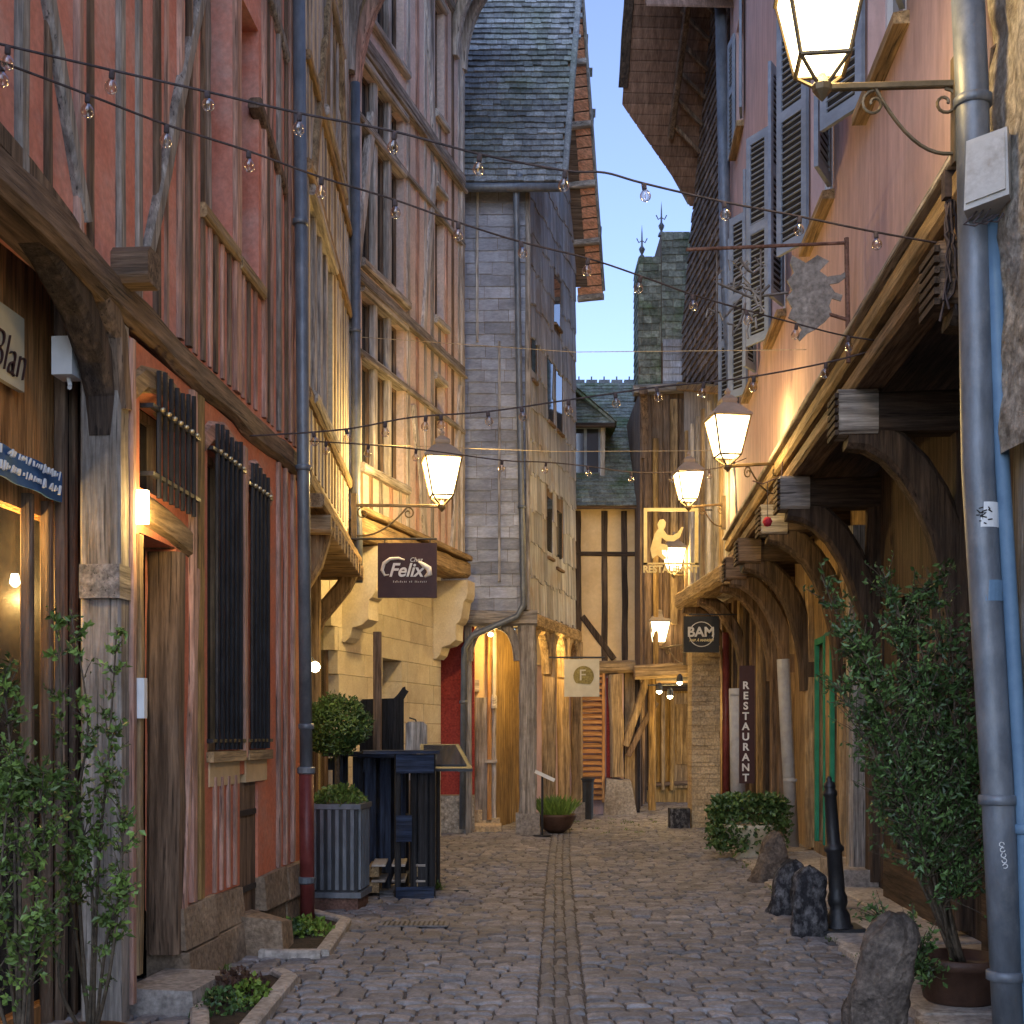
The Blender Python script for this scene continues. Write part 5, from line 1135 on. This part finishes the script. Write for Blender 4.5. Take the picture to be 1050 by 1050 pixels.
# sun-shaped ironwork sign
Y=9.4; base=K.world(K.uy(9.3),0,4.6)
sw2=thing('hanging_sign','weathered spiky sheet-metal cut-out sign in a rusty bracket on the pink wall','sign',(base.x,base.y,base.z))
post=P(869,247,9.3)
MB().tube([tuple(P(870,372,9.3)-base),tuple(P(868,244,9.3)-base)],.018,8).obj('post','rust',sw2); MB().tube([tuple(P(868,249,9.3)-base),tuple(P(704,256,9.0)-base)],.013,8).obj('top_arm','rust',sw2)
MB().tube([tuple(P(869,328,9.3)-base),tuple(P(850,322,9.3)-base)],.014,6).obj('lower_arm','rust',sw2)
pts=[(812,262),(826,270),(838,262),(850,268),(846,272),(840,278),(848,284),(862,282),(866,279),(868,284),(860,290),(850,292),(856,300),(864,303),(862,309),(853,306),(850,314),(853,322),(846,330),(842,333),(836,338),(828,342),(820,350),(817,346),(822,338),(816,330),(808,326),(812,316),(806,306),(812,298),(807,288),(814,280),(810,270)]
cpt=P(833,300,9.3)
mb=MB(); mb.prism([((a-833)*9.3/1300,(300-b)*9.3/1300) for a,b in pts],lambda a,d,b:(a,d,b),-.008,.008); o=mb.obj('cut_out','cutmetal',sw2); o.location=cpt-base
mb=MB()
for k in range(16):
    x=790-random.uniform(0,58); pts=[]; y=random.uniform(268,325)
    for j in range(6): pts.append(tuple(P(x,y,9.15)-base)); x+=random.uniform(-9,9); y+=random.uniform(-12,12)
    mb.tube(pts,random.uniform(.005,.012),5)
mb.tube([tuple(P(808,300,9.2)-base),tuple(P(770,305,9.15)-base),tuple(P(735,290,9.1)-base)],.01,5)
mb.tube([tuple(P(735,256,9.1)-base),tuple(P(735,330,9.1)-base)],.007,5); mb.tube([tuple(P(780,252,9.15)-base),tuple(P(780,320,9.15)-base)],.007,5)
mb.obj('wrought_tendrils','cutmetal',sw2)
# red ball on bracket
rb=thing('hanging_ball','small red ball hung on a string from a thin bracket by the pink wall','ornament',tuple(P(787,535,12.7)))
MB().lathe([(.003,-.05),(.03,-.042),(.05,0),(.03,.042),(.003,.05)],(0,0,0),14).obj('ball','redball',rb,smooth=True); MB().tube([(0,0,.05),(0,0,.40)],.004,5).obj('string','cable',rb)
MB().tube([(-.15,0,.41),(-.05,0,.38),(.05,0,.42),(.14,0,.46),(.15,0,.6)],.007,5).obj('bracket','rust',rb)
# ================================================================= STRING LIGHTS
def bulb_parts(par,loc,s=1,tilt=0):
    so_=MB().lathe([(.009,0),(.014,-.004),(.014,-.035),(.010,-.04)],(0,0,0),10).obj('socket','cable',None)
    so_.parent=par; so_.location=loc; so_.rotation_euler=(tilt,tilt*.7,0); so_.scale=(s,s,s)
    b=MB().lathe([(.010,-.038),(.016,-.046),(.027,-.062),(.031,-.078),(.027,-.094),(.014,-.106),(.002,-.109)],(0,0,0),14).obj('bulb','bulb',so_,smooth=True)
    MB().tube([(0,0,-.04),(.003,0,-.07),(-.003,0,-.072),(0,0,-.09)],.002,4).obj('filament','brass',so_)
def string(label,pts,Y0,Y1,bulbs,s=1,m='cable',r=.006,off=True):
    x0,x1=pts[0][0],pts[-1][0]
    def YY(px): return Y0+(Y1-Y0)*(px-x0)/(x1-x0)
    W_=[P(a,b,YY(a)) for a,b in pts]; o=W_[0]
    # catmull-rom smoothing
    C=[]
    for k in range(len(W_)-1):
        p0=W_[max(k-1,0)];p1=W_[k];p2=W_[k+1];p3=W_[min(k+2,len(W_)-1)]
        for j in range(5):
            t=j/5; C.append(.5*((2*p1)+(p2-p0)*t+(2*p0-5*p1+4*p2-p3)*t*t+(3*p1-p0-3*p2+p3)*t**3))
    C.append(W_[-1])
    t=thing('string_lights',label,'string lights',tuple(o),0,'festoon strings across the street')
    MB().tube([tuple(p-o) for p in C],r,6).obj('cable',m,t)
    for a in bulbs:
        # find the cable height at px a
        best=min(C,key=lambda p:abs(HX+FPX*p.x/p.y-a)); bulb_parts(t,tuple(best-o),s*.95,random.uniform(-.25,.25))
    return t
string('upper festoon string from the top left edge to the right downpipe',[(-30,38),(8,47),(115,72),(212,94),(307,116),(405,135),(492,158),(580,175),(620,177),(660,188),(742,207),(820,222),(898,238),(978,252)],5.2,6.9,[8,114,212,307,405,492,580,660,742,820,898],.95)
string('second festoon string sloping from the left edge down to the pink wall',[(-30,53),(2,64),(90,97),(171,128),(255,155),(330,182),(405,205),(470,228),(534,248),(603,265),(657,283),(710,302),(765,318),(817,332),(870,345),(925,352)],5.2,8.9,[2,90,171,255,330,405,470,534,603,657,710,765,817,868],1.0)
string('level festoon string from the red house wall rising to the jetty on the right',[(245,447),(275,446),(355,440),(422,428),(500,422),(583,410),(631,403),(673,397),(722,392),(773,386),(847,372),(900,358),(935,350)],9.1,9.0,[318,355,389,432,460,501,542,583,631,673,722,773,847,900],1.05)
string('lower slack festoon string passing in front of the grey shingled house',[(312,452),(378,456),(440,462),(515,472),(560,474),(602,478),(647,484),(690,484),(735,480),(765,470)],10.9,14.5,[331,378,425,515,560,602,647,686,728],1.1)
wv=[P(360,345,14.9),P(590,361,13.5),P(880,358,11.5)]
o=wv[0]; w_=MB().tube([tuple(p-o) for p in wv],.004,5).obj('overhead_wire','ivory'); w_.location=o; tag(w_,'thin pale overhead wire stretched level across the street below the sky gap','wire')
for lab,pa,pb,ya in (('thin pale wire across the street in front of the far dormer',(360,455),(760,462),14.5),):
    a=P(*pa,ya);b=P(*pb,ya+1.5); w_=MB().tube([(0,0,0),tuple((b-a)/2-Vector((0,0,.05))),tuple(b-a)],.004,5).obj('overhead_wire','ivory'); w_.location=a; tag(w_,lab,'wire')
# ================================================================= PLANTS
def grow(par,stems,nl,ll,spread,mleaf,start=.35,rs=.008,fol='foliage',stemname='stem',lw=.28,dens=None):
    sm=MB(); fm=MB()
    for st in stems:
        pts=[Vector(p) for p in st]; C=[]
        for k in range(len(pts)-1):
            p0=pts[max(k-1,0)];p1=pts[k];p2=pts[k+1];p3=pts[min(k+2,len(pts)-1)]
            for j in range(6):
                t=j/6; C.append(.5*((2*p1)+(p2-p0)*t+(2*p0-5*p1+4*p2-p3)*t*t+(3*p1-p0-3*p2+p3)*t**3))
        C.append(pts[-1]); n=len(C)
        sm.tube([tuple(p) for p in C],[rs*(1-.75*k/n) for k in range(n)],5)
        nt_=int(nl*.12)
        for _ in range(nt_):   # twigs
            f=start+(1-start)*random.random()**.8; k=min(n-2,int(f*(n-1))); b=C[k]
            d=(C[k+1]-C[k]).normalized()*.7+Vector((random.gauss(0,1),random.gauss(0,1),random.gauss(.3,.6))).normalized()
            L_=spread*random.uniform(.4,1.2)*(1.15-.75*f); e=b+d*L_
            sm.tube([tuple(b),tuple(b.lerp(e,.5)+Vector((0,0,.01))),tuple(e)],[rs*.3,rs*.22,rs*.12],4,cap=False)
            tt=random.uniform(.45,1.45); sz=random.uniform(.6,1.5)
            for q in range(int(nl/nt_)):
                g=random.uniform(.15,1.05); fm.leaf(b.lerp(e,g)+Vector((random.gauss(0,.006),random.gauss(0,.006),random.gauss(0,.006))),ll*sz*random.uniform(.6,1.2),ll*lw*sz,tt*random.uniform(.75,1.3))
    sm.obj(stemname,'stemm',par,smooth=True); fm.obj(fol,mleaf,par)
def pot(par,r,h,m='terracotta'):
    MB().lathe([(r*.72,0),(r*.8,.02),(r*.97,h-.06),(r*1.06,h-.055),(r*1.08,h),(r*.96,h),(r*.93,h-.05)],(0,0,0),28).obj('pot',m,par,smooth=True); MB().lathe([(r*.9,h-.07),(r*.5,h-.05),(.01,h-.045)],(0,0,0),20).obj('soil','soil',par)
# left foreground shrubs
o=Vector((-1.92,5.75,0)); t=thing('potted_shrub','tall thin-stemmed shrub at the lower left in front of the weathered arch post','shrub',tuple(o)); pot(t,.17,.22)
def loc(px,py,Y,o=o): return tuple(P(px,py,Y)-o)
grow(t,[[(0,0,.2),loc(78,850,5.7),loc(90,740,5.65),loc(72,625,5.7)],[(0.02,0,.2),loc(100,900,5.7),loc(112,760,5.7),loc(120,640,5.7)],[(0,0.03,.2),loc(70,900,5.8),loc(62,740,5.8),loc(60,630,5.8)],[(0.03,0,.2),loc(110,960,5.6),loc(130,900,5.5)],[(0,0,.2),loc(95,930,5.7),loc(80,830,5.7),loc(55,800,5.7)],[(0.03,0,.2),loc(115,980,5.6),loc(125,860,5.6),loc(115,790,5.6)],[(-.03,0,.2),loc(60,1000,5.6),loc(75,900,5.6),loc(98,860,5.6)]],330,.034,.13,'leaf',start=.25,rs=.010)
o=Vector((-2.02,5.2,0)); t=thing('potted_shrub','bushy green shrub cut off by the left edge of the picture','shrub',tuple(o)); pot(t,.2,.22)
grow(t,[[(0,0,.2),loc(20,900,5.2,o),loc(10,760,5.2,o),loc(2,690,5.2,o)],[(0.02,0,.2),loc(38,920,5.2,o),loc(45,860,5.2,o),loc(38,790,5.2,o)],[(0,0,.2),loc(0,900,5.3,o),loc(-20,800,5.2,o)],[(0,0,.2),loc(30,980,5.1,o),loc(45,940,5.1,o)],[(0,0,.2),loc(15,860,5.2,o),loc(28,800,5.2,o)],[(0,0,.2),loc(-5,1000,5.1,o),loc(5,850,5.1,o),loc(15,780,5.1,o)]],420,.034,.17,'leaf',start=.3,rs=.010)
# right potted tree
o=Vector((2.52,7.15,.055)); t=thing('potted_tree','tall dark green evergreen shrub in a round brown pot beside the thick downpipe','tree',tuple(o)); pot(t,.24,.26)
def lr(px,py,Y=7.1): return tuple(P(px,py,Y)-o)
tips=[(842,590,7.2),(862,640,7.15),(858,700,7.1),(905,582,7.2),(920,620,7.1),(935,600,7.2),(960,585,7.2),(975,640,7.1),(985,700,7.1),(990,760,7.0),(950,680,7.05),(900,680,7.1),(880,655,7.0),(1000,830,7.0),(940,760,7.0),(925,700,7.3),(965,720,7.3),(890,730,7.1),(920,800,6.95),(900,940,6.9),(915,985,6.9),(985,900,6.95)]
stems=[]
for px,py,yy in tips:
    mx=960+(px-950)*.25; my=900+(py-750)*.2
    if py>930: mx=950;my=1000
    stems.append([(random.uniform(-.04,.04),random.uniform(-.04,.04),.22),lr(mx,my,(yy+7.1)/2),lr((px+mx)/2+8,(py+my)/2,yy),lr(px,py,yy)])
grow(t,stems,760,.038,.27,'darkleaf',start=.36,rs=.012,lw=.24)
# ivy planter far right
o=P(768,868,15.8); o.z=0; t=thing('stone_planter','stone urn overflowing with dark ivy below the vertical restaurant board','planter',tuple(o))
MB().lathe([(.16,0),(.2,.04),(.12,.1),(.14,.16),(.28,.3),(.34,.42),(.36,.46),(.3,.46)],(0,0,0),20).obj('urn','stone',t,smooth=True)
fm=MB(); 
for k in range(3600):
    a=random.uniform(0,2*math.pi); e=random.random(); r=.48*random.uniform(.6,1.05); zz=.5+.32*math.sin((e-.35)*3)*1; r*=1.0 if e<.6 else (1-.9*(e-.6))
    x=r*math.cos(a)*1.05; 
    if zz<.45 and x>-.05 and random.random()<.75: continue
    fm.leaf((x,r*math.sin(a)*.8,zz-random.random()*.12),.07,.025,random.uniform(.5,1.3))
fm.obj('foliage','darkleaf',t)
# pot with bright plant by arcade post
o=P(570,853,20.4); o.z=0; t=thing('bowl_planter','wide dark bowl with bright grassy green plant beside the arcade post','planter',tuple(o))
MB().lathe([(.12,0),(.24,.08),(.33,.26),(.34,.3),(.31,.3),(.28,.27),(.01,.27)],(0,0,0),24).obj('bowl','terracotta',t,smooth=True)
fm=MB()
for k in range(420):
    a=random.uniform(0,6.28); r=random.uniform(0,.26); b=Vector((r*math.cos(a),r*math.sin(a),.27)); l=random.uniform(.15,.4); d=Vector((math.cos(a)*r*1.5+random.gauss(0,.25),math.sin(a)*r*1.5,1)).normalized()
    s_=d.cross(Vector((0,1,0))).normalized()*.012; e=b+d*l; m_=b.lerp(e,.6); i=len(fm.v); fm.v+=[tuple(b),tuple(m_+s_),tuple(e+Vector((random.gauss(0,.02),0,-.03))),tuple(m_-s_)]; fm.f+=[(i,i+1,i+2),(i,i+2,i+3)]; tt=random.uniform(.6,1.3); fm.t+=[tt,tt]
fm.obj('foliage','brightleaf',t)
mm=thing('menu_stand','slim dark stand with a tilted pale lit menu board beside the arcade post','menu stand',tuple(P(556,856,19.7)*1-Vector((0,0,P(556,856,19.7).z))))
MB().tube([(0,0,0),(0,0,.95)],.018,8).obj('pole','iron',mm); MB().hexa([(-.12,-.06,.98),(.18,-.06,.84),(.18,.1,.84),(-.12,.1,.98),(-.10,-.06,1.03),(.2,-.06,.89),(.2,.1,.89),(-.10,.1,1.03)]).obj('board','white',mm); MB().lathe([(.14,0),(.14,.015),(.03,.02)],(0,0,0),16).obj('base','iron',mm)
# dark bin near louvres
bn_=thing('litter_bin','small dark bin standing beside the orange louvred shutters','bin',tuple(P(600,845,23.6)-Vector((0,0,P(600,845,23.6).z)))); MB().lathe([(.13,0),(.15,.02),(.16,.7),(.17,.72),(.17,.78),(.05,.8)],(0,0,0),16).obj('body','iron',bn_,smooth=False); MB().lathe([(.175,.74),(.185,.75),(.185,.77),(.175,.78)],(0,0,0),16).obj('rim','iron',bn_)
# flower beds left
def bed(label,corners,h=.07):
    cx=sum(p[0] for p in corners)/len(corners); cy=sum(p[1] for p in corners)/len(corners)
    t=thing('planting_bed',label,'flower bed',(cx,cy,0)); c=[Vector((p[0]-cx,p[1]-cy,0)) for p in corners]
    for k in range(1,len(c)):
        a,b=c[k-1],c[k]; n=max(1,int((b-a).length/.45))
        for j in range(n): MB().timber([tuple(a.lerp(b,(j+.01)/n)+Vector((0,0,h/2))),tuple(a.lerp(b,(j+.99)/n)+Vector((0,0,h/2)))],.1,h,side=(0,0,1),jit=.05).obj('kerb_stone','slab',t)
    mb=MB(); mb.prism([(p.x,p.y) for p in c],lambda a,d,b:(a,b,d),.0,.035); mb.obj('soil','soil',t)
    return t,c
def gp_(px,py): p=P(px,py,2015/(py-755)); return (p.x,p.y)
t,c=bed('small edged bed with yellow-green leaves at the foot of the red drainpipe',[(R.world(R.uy(10.0),-.04,0).x,R.world(R.uy(10.0),-.04,0).y),gp_(272,984),gp_(330,984),gp_(354,950),(R.world(R.uy(10.88),-.04,0).x,R.world(R.uy(10.88),-.04,0).y)])
def clump(t,cx,cy,rx,ry,hh,n,m,ll,name='plant'):
    fm=MB()
    for k in range(n):
        a=random.uniform(0,6.28); r=math.sqrt(random.random()); z=hh*(1-r*r)*random.uniform(.3,1)+.03
        fm.leaf((cx+rx*r*math.cos(a),cy+ry*r*math.sin(a),z),ll*random.uniform(.6,1.2),ll*.38,random.uniform(.5,1.4),up=.8)
    return fm.obj(name,m,t)
clump(t,.0,.0,.24,.25,.14,420,'brightleaf',.045); clump(t,-.15,-.1,.22,.2,.12,300,'darkleaf',.05)
t,c=bed('long edged bed with sparse weeds along the stone base of the red house',[(R.world(R.uy(7.75),-.1,0).x,R.world(R.uy(7.75),-.1,0).y),gp_(205,1075),gp_(246,1072),gp_(297,1010),gp_(285,1004)])
clump(t,.04,-.0,.12,.2,.15,240,'brightleaf',.042); clump(t,-.1,-.15,.2,.3,.10,400,'darkleaf',.035); clump(t,-.08,.2,.2,.3,.14,400,'terracotta',.05)
# ================================================================= STONES, BOLLARD
def rock(name,label,px,py,w,h,m,lean=0,depth=.8,seed=0,z0=0,cat='guard stone',group=None,taper=.8):
    Y=2015/(py-755)*(1-z0/1.55); o=P(px,py,Y); mb=MB(); n=48; rows=36
    for j in range(rows+1):
        f=j/rows; prof=(1-(1-taper)*f)*(1-max(0,(f-.78)/.22)**2.2*.72)
        for k in range(n):
            a=2*math.pi*k/n; c_,s_=math.cos(a),math.sin(a); sq=1/(abs(c_)**3.2+abs(s_)**3.2)**(1/3.2)
            nz=1+.24*noise.noise(Vector((c_*1.3+seed,s_*1.3,f*2.4*h/.5)))+.13*noise.noise(Vector((c_*3.3+seed,s_*3.3,f*7)))+.06*noise.noise(Vector((c_*9+seed,s_*9,f*17)))
            mb.v.append((w/2*prof*sq*c_*nz+lean*f*h,w/2*depth*prof*sq*s_*nz,h*f*(1+.05*noise.noise(Vector((c_+seed,s_,3))))))
    for j in range(rows):
        for k in range(n): mb.f.append((j*n+k,j*n+(k+1)%n,(j+1)*n+(k+1)%n,(j+1)*n+k)); mb.t.append(1)
    mb.f.append(tuple(rows*n+k for k in range(n))); mb.t.append(1)
    q=mb.obj(name,m,smooth=True); q.location=(o.x,Y,z0-.01); return tag(q,label,cat,group)
rock('guard_stone','brown leaning guard stone in the right foreground beside the potted tree',892,1062,.30,.62,'brownstone',lean=.22,seed=1,z0=.05)
rock('guard_stone','dark upright guard stone touching the foot of the iron bollard',829,962,.265,.56,'darkstone',seed=4,taper=.9)
rock('guard_stone','dark lumpy guard stone just behind the upright one beside the bollard',801,940,.27,.50,'darkstone',lean=.2,seed=8)
rock('guard_stone','brown wedge-shaped guard stone in front of the ivy urn',789,905,.42,.55,'brownstone',lean=.12,seed=12,taper=.45)
o=P(861,962,9.78); o.z=.055; t=thing('bollard','black cast iron bollard leaning slightly left among the guard stones','bollard',tuple(o)); t.rotation_euler=(0,RX(-4),0)
MB().lathe([(.105,0),(.105,.03),(.09,.05),(.085,.12),(.075,.14),(.06,.17),(.075,.21),(.075,.26),(.06,.30),(.062,.33),(.058,.60),(.075,.615),(.078,.64),(.058,.66),(.052,.68),(.045,1.03),(.055,1.045),(.055,1.07),(.04,1.09),(.045,1.11),(.04,1.14),(.018,1.155),(.022,1.17),(.012,1.19)],(0,0,0),18).obj('shaft','iron',t,smooth=True)
MB().box((-.16,-.16,-.005),(.16,.16,.025)).obj('base_plate','iron',t)
# ================================================================= LEFT FURNITURE
# corrugated planter
Y0=11.0; a=P(319,937,11.05); t=thing('metal_planter','square ribbed grey metal planter with low greenery beside the red drainpipe','planter',(a.x+.19,11.45,0),RX(-5))
MB().box((-.22,-.22,.0),(.22,.22,.15)).obj('base','plastic' if 0 else 'rust',t); MB().box((-.25,-.25,.12),(.25,.25,.17)).obj('lower_rim','zinc',t)
MB().box((-.215,-.215,.17),(.215,.215,.92)).obj('body','iron',t)
mb=MB()
for k in range(6):
    x=-.17+k*.068; mb.box((x-.016,-.24,.19),(x+.016,-.216,.9)); mb.box((.216,x-.016,.19),(.24,x+.016,.9))
mb.obj('rib','zinc',t); MB().box((-.25,-.25,.905),(.25,.25,.95)).obj('upper_rim','zinc',t)
clump_o=clump(t,0,0,.25,.25,.16,700,'leaf',.05,name='foliage'); clump_o.location=(0,0,.93)
# topiary ball
o=P(345,800,12.4); o.z=0; t=thing('topiary_ball','clipped dark round topiary bush behind the metal planter','shrub',tuple(o)); pot(t,.2,.4); MB().tube([(0,0,.3),(.01,0,1.45)],.025,8).obj('trunk','stemm',t)
fm=MB(); cz=P(345,744,12.4).z
for k in range(5200):
    d=Vector((random.gauss(0,1),random.gauss(0,1),random.gauss(0,1))).normalized(); r=random.uniform(.72,1.05)*(1+.22*noise.noise(d*2.2)); fm.leaf(tuple(Vector((0,0,cz))+Vector((d.x*.31,d.y*.3,d.z*.28))*r),.05,.012,random.uniform(.5,1.3))
fm.obj('foliage','darkleaf',t)
# pallet bar units
def pallet(name,label,px0,px1,pyt,pyb,Y,rz=0,dp=.42,mat_='bluez',slots=True,top='bluex'):
    a=P(px0,pyb,Y);b=P(px1,pyt,Y); w=b.x-a.x; h=b.z; t=thing(name,label,'bar counter',((a.x+b.x)/2,Y+dp/2,0),rz,'pallet bar units')
    nb=max(3,round(w/.21))
    for k in range(nb):
        x=-w/2+w*(k+.5)/nb
        MB().box((x-.055,-dp/2,.02),(x+.055,-dp/2+.022,h-.05)).obj('plank',mat_,t); MB().box((x-.055,dp/2-.022,.02),(x+.055,dp/2,h-.05)).obj('plank',mat_,t)
    for z in (.1,h*.5,h-.13):
        for x in (-w/2+.05,w/2-.05): MB().box((x-.05,-dp/2+.023,z-.06),(x+.05,dp/2-.023,z+.06)).obj('block',mat_,t)
    MB().box((-w/2-.05,-dp/2-.06,h-.048),(w/2+.05,dp/2+.06,h)).obj('counter_top',top,t)
    return t,w,h
pallet('pallet_counter','dark blue pallet counter standing behind, left of the taller front pallet unit',336,398,771,905,13.3)
t,w,h=pallet('pallet_counter','dark blue and black pallet counter with grey top in front of the menu stand',372,418,772,905,12.75)
# tall end pallet facing the camera with slotted openings
o=P(424,920,12.1); t=thing('pallet_end','upright grey black pallet leaning at the street end of the blue counters','pallet',(P(424,920,12.1).x,12.1,0),RX(8))
for bb in (((-.17,-.07,.0),(.19,-.04,.12)),((-.17,-.07,.55),(-.02,-.04,.8)),((-.17,-.07,1.2),(.19,-.04,1.38))): MB().box(*bb).obj('cross_board','bluex',t)
for x,wd in ((-.15,.06),(.0,.06),(.09,.1),(.18,.06)): MB().timber([(x,.0,.02),(x,0,1.38)],wd,.07,jit=.03).obj('plank','blackz',t)
MB().timber([(.12,.05,.02),(.12,.45,.02)],.1,.1).obj('runner','blacky',t); MB().box((.03,.03,.05),(.2,.46,1.36)).obj('side_board','blackz',t)
MB().box((-.48,-.1,1.385),(.24,.5,1.415)).obj('top_board','bluex',t)
# raw pallet
o=P(396,905,12.7); t=thing('wooden_pallet','small stack of bare brown pallets under the blue counters','pallet',(o.x-.05,12.35,0),RX(3),'wooden pallets')
for lv in range(2):
    z=lv*.15+.06
    for k in range(5): MB().box((-.42+k*.19,-.3,z+.1),(-.42+k*.19+.13,.3,z+.12)).obj('slat','palex',t)
    for x in (-.42,-.02,.38): MB().box((x-.05,-.28,z),(x+.05,.28,z+.098)).obj('runner','tany',t)
# black menu board stand
o=P(447,908,12.55); t=thing('menu_stand','black metal menu lectern with sloping framed top right of the pallets','menu stand',(o.x,12.9,0))
MB().tube([(0,0,0),(0,0,1.35)],.022,8).obj('pole','iron',t); MB().box((-.03,-.25,0),(.32,-.21,.015)).box((-.02,-.25,0),(.02,.25,.016)).obj('foot','iron',t)
mb=MB(); q=[(-.02,-.05,1.38),(.33,-.32,1.17),(.33,.2,1.17),(-.02,.3,1.38)]
q=[(-.16,-.28,1.20),(.36,-.28,1.20),(.20,.26,1.44),(-.20,.26,1.44)]
mb.hexa(q+[(a,b,c+.03) for a,b,c in q]); mb.obj('desk','iron',t)
mb=MB(); q=[(-.12,-.23,1.255),(.30,-.23,1.255),(.17,.2,1.448),(-.16,.2,1.448)]; mb.hexa(q+[(a,b,c+.012) for a,b,c in q]); mb.obj('glass','pane',t)
# cat board + post + barrel-plank
o=P(392,800,13.9); t=thing('cat_board','black display panel topped with the cut-out silhouette of a cat','display board',(o.x,13.9,0))
x0=P(369,0,13.9).x-o.x; x1=P(414,0,13.9).x-o.x; zt=P(0,718,13.9).z; 
f=lambda px,py:((px-392)*13.9/1300,P(0,py,13.9).z)
poly=[f(369,800),f(369,720),f(372,717),f(404,716),f(408,712),f(411,708),f(413,705),f(415.5,704),f(416,707),f(419,709),f(417,712),f(414,717),f(414,800)]
MB().prism(poly,lambda a,d,b:(a,d,b),-.02,.02).obj('panel','blackz',t)
for x in (x0+.03,x1-.03): MB().box((x-.02,-.02,0),(x+.02,.02,P(0,800,13.9).z)).obj('leg','blackz',t)
MB().box((x0,-.25,0),(x1,.25,.03)).obj('foot_board','blackx',t)
o=P(387,800,13.4); t=thing('wooden_post','bare square timber post standing in front of the black cat board','post',(o.x,13.4,0)); MB().timber([(0,0,0),(0,0,P(0,648,13.4).z)],.085,.085,jit=.04).obj('shaft','brownz',t); MB().box((-.15,-.15,0),(.15,.15,.03)).obj('foot','brownx',t)
o=P(427,800,14.2); t=thing('wooden_sign','small rounded brown plank board with an iron loop beside the cat board','display board',(o.x,14.2,0))
q=[((px-427)*14.2/1300,P(0,py,14.2).z) for px,py in ((416,800),(416,742),(419,740),(434,740),(438,744),(438,800))]
MB().prism(q,lambda a,d,b:(a,d,b),-.02,.02).obj('panel','palez',t); MB().box((-.08,-.02,0),(-.04,.02,P(0,800,14.2).z)).box((.04,-.02,0),(.08,.02,P(0,800,14.2).z)).obj('leg','brownz',t); MB().tube([(0,0,P(0,741,14.2).z),(-.01,0,P(0,738,14.2).z),(-.08,0,P(0,736,14.2).z)],.01,6).obj('loop','iron',t)
# drain grate
o=P(425,951,10.3); t=tag(MB().box((-.28,-.12,.02),(.28,.12,.03)).obj('drain_grate','gutterstone'),'flat slotted drain cover set in the setts on the left','drain cover'); t.location=(o.x,10.3,0)
mb=MB()
for k in range(13): mb.box((-.25+k*.04,-.1,.03),(-.235+k*.04,.1,.034))
mb.obj('slot','signblack',t)

mb=MB()
def tuft(x,y,n=14,h=.07):
    for _ in range(n): mb.leaf((x+random.gauss(0,.03),y+random.gauss(0,.03),.02),h*random.uniform(.4,1.2),.007,random.uniform(.6,1.3),up=1.5)
for k in range(70):
    Y=random.uniform(7.5,19); tuft(-1.78+.073*(Y-10.9)+random.uniform(-.02,.14) if Y<10.9 else -2.05+random.uniform(0,.3),Y)
for k in range(60):
    Y=random.uniform(6.5,17); tuft(2.55+.073*(Y-9.8)-.13+random.uniform(-.03,.05),Y,10,.05)
for k in range(30): tuft(random.uniform(.2,2.6),random.uniform(20,24),8,.05)
tuft(P(446,914,12.6).x,12.75,60,.09)
tag(mb.obj('weeds','leaf'),'tiny green weeds sprouting along the wall feet and kerb','weeds',kind='stuff')
